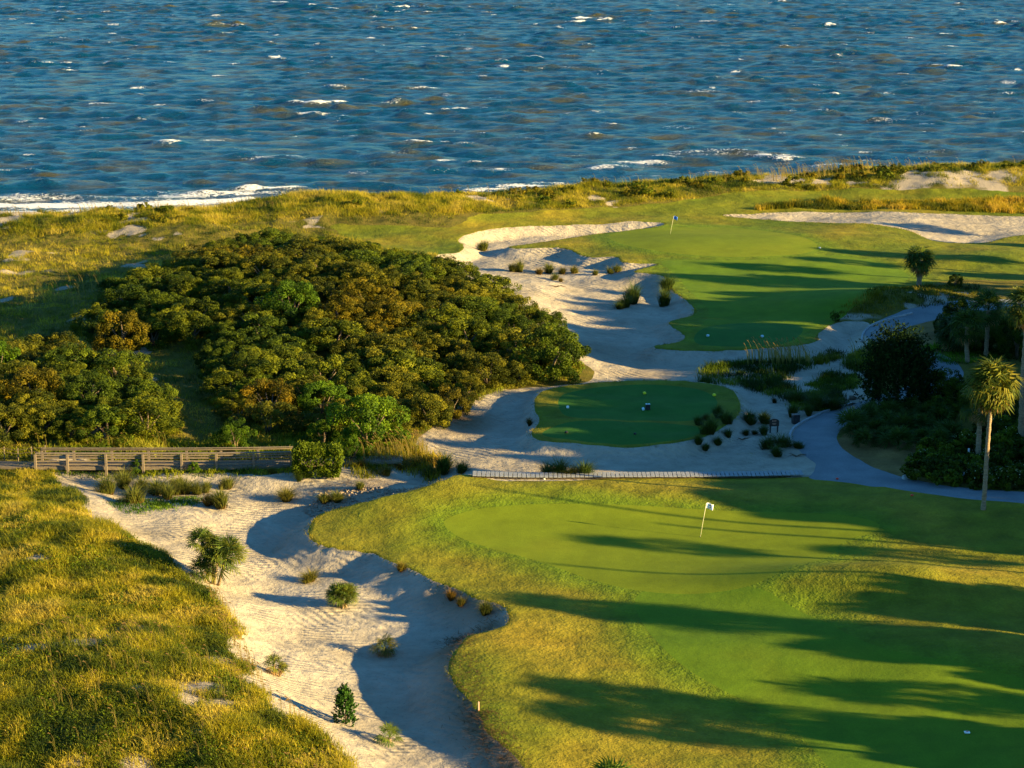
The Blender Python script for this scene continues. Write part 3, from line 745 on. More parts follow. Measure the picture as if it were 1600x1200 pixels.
def palm(name, loc, h, label, group=None, L=1.15, nf=46, dead=12, r=0.17, lean=0.1, seed=1, tint=(1, 1, 1), el=(-48, 82), boots=False, pet=0.9, dead_len=0.9):
    o = empty(name, loc, seed * 1.7)
    tm, top = palm_trunk('trunk', seed, h, r, r * .82, lean, boots)
    link('trunk', tm, M_PALMTRUNK, o)
    c = link('crown', fans_mesh('crown', seed, nf, L, el[0], el[1], pet, 0.75), M_PALM, o); c.location = top; c.color = (*tint, 1)
    if dead:
        d = link('dead_fronds', fans_mesh('dead_fronds', seed + 50, dead, L * dead_len, -85, -40, pet * .7, 0.5, 11, 2.2), M_DEAD, o); d.location = top - Vector((0, 0, .15)); d.color = (1, 1, 1, 1)
    tag(o, label, 'palm tree', group)
    return o

def blades(P, h, lean, w, rng, ang=None, seg=2, tb=(0.2, 0.8), tint=None):
    n = len(P)
    a = rng.random(n) * 6.283 if ang is None else ang
    f = a + math.pi / 2 + rng.normal(0, .5, n)
    dx, dy = np.cos(a), np.sin(a); wx, wy = np.cos(f) * w * .5, np.sin(f) * w * .5
    z0 = np.zeros(n)
    tip = P + np.stack([dx * lean * h, dy * lean * h, h * np.sqrt(np.maximum(0.15, 1 - (lean * .7) ** 2))], 1)
    midp = P + np.stack([dx * lean * h * .32, dy * lean * h * .32, h * .62], 1)
    wv = np.stack([wx, wy, z0], 1)
    if seg == 1:
        V = np.stack([P - wv, P + wv, tip], 1).reshape(-1, 3); F = np.arange(3 * n).reshape(-1, 3); k = 3
    else:
        V = np.stack([P - wv, P + wv, midp - wv * .8, midp + wv * .8, tip], 1).reshape(-1, 3)
        b = np.arange(n)[:, None] * 5
        F = np.concatenate([b + np.array([[0, 1, 3]]), b + np.array([[0, 3, 2]]), b + np.array([[2, 3, 4]])]); k = 5
    t = (tb[0] + (tb[1] - tb[0]) * rng.random(n)) if tint is None else tint
    return V, F, np.repeat(np.clip(t, 0, 1), k)

def clump_mesh(name, seed, n=520, h=1.0, spread=0.13):
    """a fountain of thin blades: the outer ones lean out and end lower, so the whole reads as a soft dome"""
    rng = np.random.default_rng(seed)
    a = rng.random(n) * 6.283; q = np.sqrt(rng.random(n)); r = spread * q
    P = np.stack([r * np.cos(a), r * np.sin(a) , np.full(n, -0.04)], 1)
    off = np.array([.16 * math.cos(seed), .16 * math.sin(seed), 0]); P[: n // 3] += off
    off = np.array([.2 * math.cos(seed * 2.7), .2 * math.sin(seed * 2.7), 0]); P[: n // 6] += off
    hh = h * (0.45 + .6 * rng.random(n)) * (1 - .28 * q); hh[: n // 3] *= .75
    ln = .12 + 1.0 * q * (0.45 + .7 * rng.random(n))
    V, F, t = blades(P, hh, ln, 0.020 * h, rng, a + rng.normal(0, .45, n), 2, (0.3, 0.8))
    t = t.reshape(-1, 5); t[:, :2] = 0.04; t[:, 2:4] -= .06; t[:, 4] += .25; t = t.ravel()
    me = raw_mesh(name, V, F, False); attr(me, 'tint', np.clip(t, 0, 1)); me.materials.append(M_CLUMP)
    return me
CLUMPS = [clump_mesh('grass_clump', 300 + i) for i in range(5)]

def inside(P, x, y): return sdf(P, np.atleast_1d(np.asarray(x, float)), np.atleast_1d(np.asarray(y, float))) < 0

def scatter(poly, n, rng):
    lo, hi = poly.min(0), poly.max(0)
    x = lo[0] + (hi[0] - lo[0]) * rng.random(n); y = lo[1] + (hi[1] - lo[1]) * rng.random(n)
    k = sdf(poly, x, y) < 0
    return x[k], y[k]

CASTERS = [  # pixel of the shadow tip, x where the tree stands, kind (p palm, t bare trunk, o added shade oak), width
    (880, 1074, 38, 'p', 1.2), (885, 1113, 38, 'p', 1.3), (1060, 1098, 40, 'p', 1.3), (1200, 1128, 42, 'o', .8), (1330, 1165, 42, 'o', 1.1), (1180, 1064, 42, 't'), (1300, 1075, 42, 'p', .9), (1500, 1092, 46, 'o', .6),
    (830, 936, 48, 'p', 1.0), (800, 944, 50, 't'), (990, 962, 50, 'p', 1.3), (1130, 985, 50, 'o', .6), (1230, 1005, 50, 'o', .8), (1330, 940, 54, 'o', .8), (1400, 915, 56, 'o', .7),
    (850, 880, 52, 't'), (935, 845, 54, 'p', 0.85), (1025, 818, 54, 't'), (1300, 860, 58, 'p', .7), (1330, 820, 60, 'o', .7), (1120, 772, 62, 'o', .8), (1250, 800, 62, 'o', .6), (1290, 905, 56, 'o', .35), (1250, 935, 54, 'o', .6), (735, 757, 56, 't'), (1065, 758, 60, 'o', .9), (1180, 790, 60, 'o', .6),
    (1000, 722, 62, 'o', .8), (900, 690, 62, 'o', .8), (700, 655, 62, 'o', 1.0), (660, 690, 60, 'o', .6), (690, 620, 64, 'o', 1.0), (850, 590, 64, 'o', .9), (1000, 565, 66, 'o', .8), (880, 535, 68, 'o', 1.0), (860, 505, 70, 'o', 1.0), (870, 480, 70, 'o', .7), (1050, 475, 70, 'o', .8),
    (1145, 415, 66, 'p', 1.3), (1265, 404, 66, 'p', 1.0), (1315, 393, 68, 'p', 1.2), (1050, 430, 68, 'p', 1.2), (1150, 440, 70, 'p', 1.4), (1080, 455, 70, 'o', .6), (1400, 352, 72, 'p', 1.0), (1440, 372, 74, 'o', .5), (1400, 400, 74, 'p', 1.3), (1450, 425, 74, 'o', .6), (1092, 430, 72, 'o', .32), (960, 655, 62, 'o', .8), (860, 668, 62, 'o', .6), (1380, 440, 72, 'o', .6), (860, 465, 72, 'o', .5), (1180, 600, 66, 'o', .9), (1230, 560, 68, 'o', .9), (1250, 640, 64, 'o', .9)]
# ------------------------------------------------------------------ the maritime thicket
class Pick:
    """spaces points at least d apart"""
    def __init__(self): self.p = []
    def ok(self, x, y, d):
        for (a, b, c) in self.p:
            if (a - x) ** 2 + (b - y) ** 2 < ((d + c) * .5) ** 2: return False
        self.p.append((x, y, d)); return True
TH = {'main': [(118, 528), (165, 492), (215, 455), (300, 420), (370, 402), (450, 396), (560, 408), (640, 424), (715, 442), (790, 478), (845, 508), (885, 548), (885, 592), (800, 600), (745, 622), (690, 655), (640, 686), (590, 690), (520, 682), (440, 690), (372, 672), (345, 630), (335, 585), (305, 540), (275, 520), (245, 545), (170, 545)],
      'side': [(-60, 560), (20, 560), (110, 565), (170, 585), (205, 620), (255, 655), (275, 688), (200, 692), (60, 694), (-80, 694)]}
WTH = {k: dens(wpoly(v), 1) for k, v in TH.items()}
TINTS = [((0.92, 0.98, 0.9), 'olive gold'), ((1.0, 0.88, 0.65), 'bronze tinted'), ((0.55, 0.85, 0.7), 'deep green'), ((0.8, 1.0, 0.7), 'mid green')]
rs = random.Random(5); pk = Pick()
SPECIAL = [  # px, py of the base, scale, tint, crown kind, label
    (575, 700, 1.45, (0.75, 1.35, 0.75), 1, 'bright green broad tree at the front of the big thicket beside the pale bunker'),
    (420, 655, 1.15, (1.2, 0.9, 0.62), 2, 'rust bronze shrub with bare twigs at the lower front of the thicket'),
    (862, 592, 1.5, (0.5, 0.8, 0.6), 3, 'dark green rounded shrub at the right tip of the thicket above the sand'),
    (190, 545, 1.25, (1.15, 0.95, 0.6), 4, 'golden olive dome shrub standing apart at the left end of the big thicket'),
    (455, 505, 1.35, (0.5, 1.0, 0.6), 5, 'deep green tall shrub rising in the middle of the big thicket'),
    (650, 440, 1.05, (0.45, 0.75, 0.55), 6, 'dark pointed shrub on the back skyline of the thicket nearest the upper bunker'),
    (575, 412, 0.95, (0.45, 0.75, 0.55), 0, 'dark shrub poking above the back edge of the thicket'),
    (505, 650, 1.0, (0.6, 1.2, 0.8), 1, 'leafy mid green shrub directly behind the bright green front tree'),
    (-5, 600, 1.2, (0.8, 1.5, 0.7), 2, 'bright green shrub cut by the left edge of the picture'),
    (375, 612, 1.05, (0.35, 0.55, 0.55), 3, 'very dark purplish shrub beside the small grassy gap'),
    (760, 590, 0.8, (1.0, 1.1, 0.5), 4, 'yellow green shrub along the lower right rim of the thicket')]
for (a, b, s, tint, k, lab) in SPECIAL:
    p = at(a, b); pk.ok(p.x, p.y, s * 2.6)
    shrub('shrub', p, s, lab, 'shrub', None, tint, k, rs)
for key, n in (('main', 1500), ('side', 700)):
    X_, Y_ = scatter(WTH[key], n, np.random.default_rng(11 if key == 'main' else 12))
    for x, y in zip(X_, Y_):
        s = rs.choice([rs.uniform(.6, .9), rs.uniform(.85, 1.3)])
        if not pk.ok(x, y, s * 2.15): continue
        q = float(fbm(np.array([x]), np.array([y]), 9.0, 41, 2)[0]) + rs.uniform(-.06, .06)
        ti = 2 if q < .38 else 3 if q < .46 else 0 if q < .68 else 1
        tint, word = TINTS[ti]
        f = rs.uniform(.85, 1.15); tint = tuple(c * f for c in tint)
        where = 'crowded inside the big thicket beyond the boardwalk' if key == 'main' else 'in the smaller thicket at the left behind the boardwalk rail'
        shrub('shrub', (x, y, float(H(x, y)) - .1), (s * rs.uniform(.95, 1.4), s * rs.uniform(.95, 1.3), (s * .6 + .4) * rs.uniform(.85, 1.02)), '%s wind shaped shrub %s' % (word, where), 'shrub', '%s thicket shrubs %s' % (word, 'at left' if key == 'side' else 'in the main clump'), tint, None, rs)

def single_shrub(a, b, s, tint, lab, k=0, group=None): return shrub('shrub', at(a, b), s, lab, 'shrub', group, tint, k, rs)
single_shrub(368, 704, (.72, .72, .85), (0.4, 0.8, 0.4), 'dense green round shrub just behind the middle of the boardwalk rail', 2)
single_shrub(505, 700, (.8, .6, .7), (0.5, 0.95, 0.5), 'green shrub rising behind the clipped hedge block', 3)
single_shrub(551, 724, (.55, .5, .75), (0.5, 1.0, 0.45), 'small green shrub at the right side of the clipped hedge block', 4)
single_shrub(215, 738, (.28, .25, .42), (0.6, 1.1, 0.5), 'small leafy shrub growing up the boardwalk side near its third post', 5)
single_shrub(303, 738, (.24, .2, .28), (0.6, 1.2, 0.5), 'low leafy sprig in front of the boardwalk middle', 6)

# clipped hedge
def hedge_mesh():
    rng = np.random.default_rng(9); n = 9000
    P = rng.uniform(-1, 1, (n, 3)); ax = rng.integers(0, 3, n); sg = rng.choice([-1, 1], n)
    P[np.arange(n), ax] = sg
    Nn = np.zeros((n, 3)); Nn[np.arange(n), ax] = sg
    P = P * np.array([1.5, 0.85, 0.98]) * (1 + .05 * rng.normal(0, 1, (n, 1)))
    P += (vn(P[:, 0], P[:, 2] * 1.3, .45, 4)[:, None] - .5) * .32 * Nn
    P[:, :2] *= (1 - .07 * np.abs(P[:, 2:3]) ** 5); P[:, 2] *= 1 - .05 * np.abs(P[:, 0] / 1.5) ** 4
    P[:, 2] += 1.0
    P = P[P[:, 2] > 0]; Nn = Nn[:len(P)]
    V, F = leaf_quads(P, Nn, .12, rng)
    me = raw_mesh('hedge', V, F, False); attr(me, 'tint', np.repeat(np.clip(rng.normal(.5, .2, len(P)), 0, 1), 4)); return me
o = link('hedge', hedge_mesh(), M_SHRUB); o.location = at(497, 741); o.color = (.75, 1.1, .6, 1)
tag(o, 'clipped box shaped green hedge at the right end of the boardwalk rail', 'hedge')

# ------------------------------------------------------------------ junipers
def juniper_mesh(name, seed, h, r, n=420, leaf=.16, ragged=.35, fat=0.75):
    rng = np.random.default_rng(seed); Vs = []; ts = []; N_ = []; 
    for i in range(n):
        t = rng.random() ** .8; z = h * t
        rad = r * (1 - t ** 2.2) ** fat * (0.55 + .55 * rng.random())
        a = rng.random() * 6.283; c = np.array([rad * math.cos(a), rad * math.sin(a), z * (1 + ragged * .2 * rng.normal())])
        d = unit(np.array([math.cos(a) * .8, math.sin(a) * .8, .9]) + rng.normal(0, .25, 3))
        L = r * (.25 + .4 * rng.random()) * (1 + ragged * rng.random())
        m_ = 16; q = rng.random((m_, 1))
        P = c + d * L * q + rng.normal(0, .10 * r * .5, (m_, 3)) * (1.1 - q)
        Vs.append(P); ts.append(np.full(m_, .15 + .6 * rng.random())); N_.append(np.tile(d, (m_, 1)))
    P = np.concatenate(Vs); V, F = leaf_quads(P, np.concatenate(N_), leaf, rng, 1.9)
    me = raw_mesh(name, V, F, False); attr(me, 'tint', np.repeat(np.concatenate(ts), 4)); return me
def juniper(px, py, h, r, lab, seed, n, leaf, tint=(1, 1, 1), fat=.75):
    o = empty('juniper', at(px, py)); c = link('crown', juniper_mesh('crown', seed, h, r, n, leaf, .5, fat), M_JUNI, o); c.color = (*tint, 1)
    MB().tube([(0, 0, -.3), (.03, 0, h * .4), (0, 0, h * .85)], [r * .09 + .02, r * .06 + .015, .01], 7).build('trunk', M_BARK, o, True)
    tag(o, lab, 'juniper')
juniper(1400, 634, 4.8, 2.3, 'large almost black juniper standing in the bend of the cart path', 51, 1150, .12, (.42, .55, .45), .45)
juniper(540, 1131, 1.75, .46, 'small upright dark green juniper alone on the bunker sand', 52, 240, .075, (1.0, 1.5, .9))
# shaded shrubs behind the big juniper
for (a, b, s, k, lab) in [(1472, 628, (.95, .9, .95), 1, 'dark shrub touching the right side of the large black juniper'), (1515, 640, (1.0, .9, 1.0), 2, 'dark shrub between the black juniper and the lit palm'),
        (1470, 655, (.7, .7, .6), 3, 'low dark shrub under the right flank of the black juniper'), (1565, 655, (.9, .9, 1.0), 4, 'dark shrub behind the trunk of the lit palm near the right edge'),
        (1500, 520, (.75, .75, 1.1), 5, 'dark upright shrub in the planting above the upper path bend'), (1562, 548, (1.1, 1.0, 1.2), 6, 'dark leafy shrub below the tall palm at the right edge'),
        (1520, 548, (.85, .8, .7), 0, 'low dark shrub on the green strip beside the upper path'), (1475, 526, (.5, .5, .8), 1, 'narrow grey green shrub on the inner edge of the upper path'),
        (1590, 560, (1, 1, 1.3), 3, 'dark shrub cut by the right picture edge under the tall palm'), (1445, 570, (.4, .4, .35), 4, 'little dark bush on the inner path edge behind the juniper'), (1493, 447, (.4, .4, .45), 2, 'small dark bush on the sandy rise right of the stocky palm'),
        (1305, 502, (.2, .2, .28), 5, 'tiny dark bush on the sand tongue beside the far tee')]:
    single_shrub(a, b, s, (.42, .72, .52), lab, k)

# ------------------------------------------------------------------ palms in view
palm('palm_tree', at(1536, 796), 8.1, 'tall slim palm with a sunlit golden crown at the right near the cart path', L=1.3, nf=78, dead=52, r=.15, lean=.12, seed=3, tint=(1.15, 1.05, .6), pet=.8, el=(-70, 80))
palm('palm_tree', at(1594, 700), 10.2, 'tallest palm with a thick grey trunk cut by the right picture edge', L=1.2, nf=56, dead=16, r=.24, lean=-.1, seed=4, tint=(.9, .95, .8), pet=.85)
palm('palm_tree', at(1436, 447), 2.6, 'stocky palm with a rough booted trunk on the rise beside the far fairway', L=1.45, nf=34, dead=8, r=.25, lean=.02, seed=5, tint=(.6, .8, .6), boots=True, pet=.6, el=(-28, 58))  # crown tint darkened to paint in the shade over this palm
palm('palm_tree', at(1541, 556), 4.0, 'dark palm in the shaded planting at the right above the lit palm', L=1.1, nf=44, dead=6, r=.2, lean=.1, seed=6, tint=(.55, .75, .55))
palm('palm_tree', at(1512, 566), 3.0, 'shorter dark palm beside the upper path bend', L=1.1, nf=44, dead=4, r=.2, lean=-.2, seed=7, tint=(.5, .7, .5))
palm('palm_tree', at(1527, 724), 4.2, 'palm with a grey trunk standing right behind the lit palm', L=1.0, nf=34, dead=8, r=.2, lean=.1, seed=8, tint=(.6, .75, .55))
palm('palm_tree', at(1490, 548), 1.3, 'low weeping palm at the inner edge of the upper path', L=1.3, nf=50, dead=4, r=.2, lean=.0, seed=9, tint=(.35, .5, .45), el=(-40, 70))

def palmetto(px, py, heads, label, seed, tint=(1, 1, 1), dead=5, L=.62, nf=26, el=(-25, 80), cat='palmetto', group=None, nb=15):
    o = empty('palmetto', at(px, py), 0)
    for i, (dx, dy, h, s) in enumerate(heads):
        mb = MB(); mb.tube([(dx * .35, dy * .35, -.25), (dx * .7, dy * .7, h * .5), (dx, dy, h)], [.10, .085, .08], 8); mb.build('trunk', M_PALMTRUNK, o, True)
        c = link('crown', fans_mesh('crown', seed * 10 + i, nf, L * s, el[0], el[1], .42 * s, .45, nb, 3.9, (.15, .9), .085), M_PALM, o); c.location = (dx, dy, h); c.color = (*tint, 1)
    if dead:
        d = link('dead_fronds', fans_mesh('dead_fronds', seed * 10 + 7, dead, L * .8, -70, -15, .3, .5, 9, 2.0), M_DEAD, o); d.location = (heads[0][0], heads[0][1], heads[0][2]); d.color = (1, 1, 1, 1)
    tag(o, label, cat, group); return o
palmetto(331, 912, [(-.55, .4, 2.35, 1.15), (.35, 0, 1.25, 1.45), (.95, .2, 1.75, 1.25), (-.6, -.1, .75, 1.0), (.1, .5, 1.9, 1.0)], 'largest palmetto cluster with several fan heads where dune grass meets sand', 61, (1.0, 1.05, .9), 4, .68, 26)
palmetto(535, 950, [(0, 0, .62, 1.1), (.35, .1, .75, .8), (-.3, .1, .7, .9)], 'rounded full palmetto alone in the middle of the bunker sand', 62, (1.05, 1.1, .9), 5)
palmetto(601, 1024, [(0, 0, .45, .95)], 'sparse half dead palmetto on the shaded sand right of the other palmettos', 63, (1.3, 1.05, .8), 12, .6, 14)
palmetto(429, 1054, [(0, 0, .55, .75), (.45, -.05, .25, .5)], 'small palmetto with drooping browned side fronds near the dune edge', 64, (1.1, 1.1, .8), 8, .58, 15)
palmetto(609, 1160, [(0, 0, .25, .85)], 'small star shaped green palmetto at the bottom of the bunker sand', 65, (1.0, 1.25, .8), 2, .58, 17)
palmetto(950, 1236, [(0, 0, .25, 1.35)], 'dark green palm top just showing at the bottom edge on the lit rough', 66, (.7, 1.0, .7), 0, .7, 34)
# shaded palmetto mass inside the lower path bend
rp = random.Random(21)
SAWP = [fans_mesh('crown', 700 + i, 24, .8, 5, 85, .55, .35, 13, 3.4, (.1, .7), .09) for i in range(3)]
for me in SAWP: me.materials.append(M_PALM)
def saw(px, py, s, tint, lab, i, group=None):
    o = empty('saw_palmetto', at(px, py), rp.random() * 6, s)
    c = link('crown', SAWP[i % 3], None, o); c.color = (*tint, 1); c.location.z = .12
    tag(o, lab, 'palmetto', group)
i = 0
WS = dens(wpoly([(1322, 672), (1350, 648), (1410, 640), (1480, 655), (1500, 690), (1460, 702), (1390, 700), (1335, 694)]), 1)
pk2 = Pick()
for x, y in zip(*scatter(WS, 900, np.random.default_rng(31))):
    if not pk2.ok(x, y, 1.45): continue
    o = empty('saw_palmetto', (x, y, float(H(x, y))), rp.random() * 6, rp.uniform(.85, 1.25))
    c = link('crown', SAWP[i % 3], None, o); t = rp.uniform(.45, .8); c.color = (t * .95, t * 1.2, t, 1); c.location.z = .12; i += 1
    tag(o, 'shaded grey green saw palmetto in the mass inside the lower path bend', 'palmetto', 'saw palmettos in the path bend')
# planting along the right edge
WF = dens(wpoly([(1430, 745), (1445, 715), (1500, 690), (1640, 660), (1680, 765), (1600, 768), (1500, 762), (1445, 755)]), 1)
FLOWER = [crown_mesh('crown', 140 + q, 1.0, 1.0, .7, .45, 26, 60, .13, .5, (.2, .36), (.1, .9)) for q in range(3)]
for me in FLOWER: me.materials.append(M_SHRUB)
def blossom_mesh(seed):
    rng = np.random.default_rng(seed); d = unit(rng.normal(0, 1, (34, 3)) + np.array([0, 0, .8])); P = d * np.array([1.02, 1.02, .75]); P[:, 2] += .5
    V, F = leaf_quads(P, d, .06, rng, 1.0); return raw_mesh('blossoms', V, F, False)
BLS = [blossom_mesh(q) for q in (1, 2)]
M_BLOSSOM = mat_plain('blossom', (.28, .30, .16), (.5, .52, .36), 5, .8, .05)
for me in BLS: me.materials.append(M_BLOSSOM)
for x, y in zip(*scatter(WF, 900, np.random.default_rng(32))):
    s = rp.uniform(.8, 1.35)
    if not pk2.ok(x, y, s * 1.35): continue
    o = empty('garden_shrub', (x, y, float(H(x, y))), rp.random() * 6, s)
    fl = rp.random() < .45
    c = link('crown', FLOWER[rp.randrange(3)], None, o); t = rp.uniform(.55, 1.2); c.color = (t * .75, t * 1.05, t * .75, 1)
    if fl: link('blossoms', BLS[rp.randrange(2)], None, o)
    tag(o, ('dark green shrub flecked with pale blossom' if fl else 'plain dark green shrub') + ' in the bed behind the path', 'shrub', 'flowering bed shrubs' if fl else 'plain bed shrubs')

# ------------------------------------------------------------------ grass clumps that stand alone
def clump(px, py, w, lab, tint=(1, 1, 1), hs=1.0, group=None):
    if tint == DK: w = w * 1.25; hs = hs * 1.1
    p = at(px, py)
    t = (p.y * math.cos(PITCH) + (CAMH - p.z) * math.sin(PITCH)); wm = w * t / FPX
    o = link('grass_clump', CLUMPS[rs.randrange(5)]); o.location = p; o.rotation_euler = (rs.uniform(-.16, .16), rs.uniform(-.16, .16), rs.random() * 6.28)
    s = wm / 0.84; o.scale = (s * rs.uniform(.85, 1.25), s * rs.uniform(.85, 1.2), s * hs * rs.uniform(.75, 1.1)); o.color = (*tint, 1)
    tag(o, lab, 'grass clump', group)
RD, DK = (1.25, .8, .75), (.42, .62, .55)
A1 = 'bushy grass clump in the long row on the sand below the boardwalk'
for (a, b, w, lab, *r) in [
    (171, 772, 36, 'leftmost clump of the grass row on the sand below the boardwalk'), (193, 763, 34, A1), (210, 786, 40, 'front low clump of the grass row nearest the dune grass'), (222, 768, 34, A1), (246, 772, 36, A1), (262, 780, 30, A1), (276, 764, 32, 'tall clump near the right of the grass row below the boardwalk'),
    (290, 772, 34, A1), (306, 772, 28, A1), (322, 768, 24, 'last small clump ending the grass row at right'), (357, 764, 24, 'single round clump apart from the row under the boardwalk fifth post'), (345, 792, 40, 'full golden green clump in front of the grass row'), (325, 790, 26, 'dark brownish clump tucked against the full golden clump', RD),
    (448, 783, 30, 'wind leaning clump on the lip of the rubble bank', (1.1, .9, .8)), (507, 786, 24, 'left clump of the pair on the bank beside the near lawn tip'), (527, 784, 22, 'right clump of the pair on the bank beside the near lawn tip'), (486, 908, 28, 'pale leaning clump alone in the bunker above the rounded palmetto', (1.2, 1, .8)),
    (468, 751, 14, 'tiny dark clump on sand left of the hedge foot', DK), (423, 740, 16, 'small green clump under the right end of the boardwalk'), (563, 764, 16, 'small clump low on the shell rubble bank'), (605, 742, 20, 'round clump on the crest of the rubble bank', (1.1, .9, .8)),
    (565, 731, 17, 'reddish dead clump in front of the low planks', RD), (602, 727, 18, 'reddish brown clump beside the planks right of the hedge', RD), (628, 733, 20, 'rusty clump at the middle of the plank line', RD), (648, 730, 24, 'brown green clump right of the rusty clump at the plank line', (1.1, .85, .8)),
    (671, 744, 22, 'bright green front clump at the head of the near lawn'), (672, 726, 22, 'green clump behind the bright front clump at the lawn head', (.8, .8, .7)), (693, 736, 34, 'broad dark clump second from the right end of that group', (.65, .8, .6)), (721, 739, 26, 'dark clump at the right end of the group by the lawn head', (.65, .8, .6)),
    (856, 744, 22, 'left clump of four in front of the plank walk', DK), (876, 745, 28, 'tall clump second of four in front of the plank walk', DK), (893, 746, 22, 'brownish third clump of four in front of the plank walk', (.6, .6, .5)), (912, 746, 26, 'right clump of four in front of the plank walk', DK),
    (626, 892, 22, 'tan clump on the lawn lip above the bunker', (1.3, .95, .8)), (705, 938, 22, 'reddish clump on the bunker lip', (1.1, .6, .5)), (722, 946, 18, 'dark brown clump between two others in the bunker corner', (.6, .5, .5)), (757, 960, 24, 'dark tall clump in the corner of the bunker', (.5, .55, .5), 1.2),
    (757, 391, 19, 'clump on the lip between the two far bunkers'), (799, 424, 16, 'left half of the pair at the far bunker left side'), (813, 425, 22, 'right fuller half of the pair at the far bunker left side'), (843, 429, 13, 'small brown clump on top of the sand hump', RD), (858, 427, 20, 'round clump on top of the sand hump'),
    (868, 437, 16, 'clump leaning down the front of the sand hump'), (876, 440, 10, 'little brown clump at the foot of the sand hump', RD), (880, 428, 14, 'clump right of the sand hump', (1.1, .9, .8)), (896, 427, 16, 'golden clump at the end of the sand hump row', (1.2, 1, .8)), (931, 430, 11, 'narrow clump alone on the far bunker floor'),
    (952, 427, 12, 'left one of the pair below the far bunker lip'), (964, 425, 14, 'right one of the pair below the far bunker lip'), (990, 474, 22, 'tall shaded clump on the dark mound in the waste sand', DK, 1.4), (979, 480, 20, 'shaded middle clump on the dark mound in the waste sand', DK), (967, 483, 14, 'low shaded clump at the left foot of the dark mound', DK),
    (1039, 478, 21, 'shaded clump on sand at the lawn edge', DK, 1.1), (1044, 453, 24, 'dark clump on the turf lip above the lawn edge clump', DK), (828, 664, 12, 'rust clump at the left edge of the tee bank', (.9, .55, .5), 1.4),
    (1090, 664, 16, 'shaded clump on the right corner of the front tee', DK), (1104, 657, 14, 'reddish shaded clump behind the tee corner clumps', (.6, .4, .4)), (1122, 652, 20, 'dark clump on the tee bank right side', DK), (1134, 662, 20, 'dark clump low on the tee bank right side', DK), (1111, 678, 24, 'widest dark clump at the tee corner', DK),
    (1090, 694, 14, 'left dark clump on sand below the tee corner', DK), (1103, 703, 15, 'lowest clump on sand below the tee corner', (.5, .7, .55)), (1120, 695, 11, 'thin clump right of the lowest tee corner clump', DK), (1138, 682, 13, 'lone small clump on sand right of the tee corner', DK),
    (1169, 661, 22, 'round dark clump left of the arched sign', DK), (1194, 661, 22, 'dark clump touching the arched sign', DK), (1237, 652, 20, 'dark clump behind the litter bin', DK), (1245, 630, 26, 'wide dark clump up the sand from the litter bin', DK), (1264, 648, 17, 'dark clump near the path kerb above the litter bin', DK),
    (1209, 629, 11, 'small rust dark clump on the sand above the arched sign', (.5, .35, .35)), (1166, 680, 15, 'brown dark clump below the round clump', (.5, .5, .45)), (1178, 679, 10, 'tiny brown clump by the brown dark clump', (.5, .45, .4)), (1194, 680, 16, 'dark clump in front of the arched sign', DK),
    (1202, 701, 22, 'left part of the big clump group by the path', DK), (1220, 697, 28, 'centre of the big clump group by the path', (.5, .65, .5)), (1213, 713, 18, 'front clump of the big group by the path', DK), (1245, 700, 14, 'small clump beside the path right of the big group', DK), (1302, 640, 24, 'spreading dark clump near the path kerb', DK), (1275, 640, 26, 'spreading dark clump left of the kerb one', DK)]:
    clump(a, b, w, lab, r[0] if r else (1, 1, 1), r[1] if len(r) > 1 else 1.0, 'grass clumps in a row below the boardwalk' if lab == A1 else None)

# ------------------------------------------------------------------ continuous dune grass, fringes, sea oats (uncountable)
BARE_F = lambda x, y: bare_at(x, y)
def grass_field(name, X_, Y_, h, w, per, rng, lean=.55, seg=2, tb=None, rad=.16, hue=12.0, color=(1, 1, 1), hue_bias=0.0):
    n = len(X_)
    x = np.repeat(X_, per) + rng.normal(0, rad, n * per); y = np.repeat(Y_, per) + rng.normal(0, rad, n * per)
    z = H(x, y) - .03
    base = np.repeat(h * (.35 + .55 * rng.random(n) + 1.1 * np.maximum(0, fbm(X_, Y_, 2.2, 55, 3) - .42) * 2), per)
    t = 0.50 + hue_bias + 1.5 * (fbm(X_, Y_, hue, 51, 3) - .5) + 1.3 * (fbm(X_, Y_, 1.5, 57, 2) - .5) + rng.normal(0, .08, n)
    t = np.repeat(t, per) + rng.normal(0, .07, n * per)
    V, F, T_ = blades(np.stack([x, y, z], 1), base * (.6 + .6 * rng.random(n * per)), lean * (.4 + rng.random(n * per)), w, rng, None, seg, tint=t)
    me = raw_mesh(name, V, F, False); attr(me, 'tint', T_)
    o = link(name, me, M_GRASS); o.color = (*color, 1)
    return tag(o, kind='stuff')
def near_mask(keys, x, y, d):
    r = np.ones(x.shape, bool)
    for k in keys: r &= sdf(WP[k], x, y) > d
    return r
rg = np.random.default_rng(17)
# foreground dune
def field(pxpoly, n, keep):
    P = wpoly(pxpoly); x, y = scatter(P, n, rg)
    k = keep(x, y) & (bare_at(x, y) < .35 + .5 * rg.random(len(x)))
    return x[k], y[k]
x, y = field([(-140, 728), (90, 728), (140, 790), (250, 850), (340, 890), (400, 950), (440, 1040), (520, 1110), (600, 1180), (620, 1262), (-140, 1262)], 46000, lambda x, y: (sdn(x, y) > .35 - 1.1 * fbm(x, y, 2.0, 58, 2)))
o = grass_field('dune_grass', x, y, .44, .032, 12, rg, .95, hue=5.0); tag(o, 'thick yellow green dune grass filling the lower left foreground', 'dune grass')
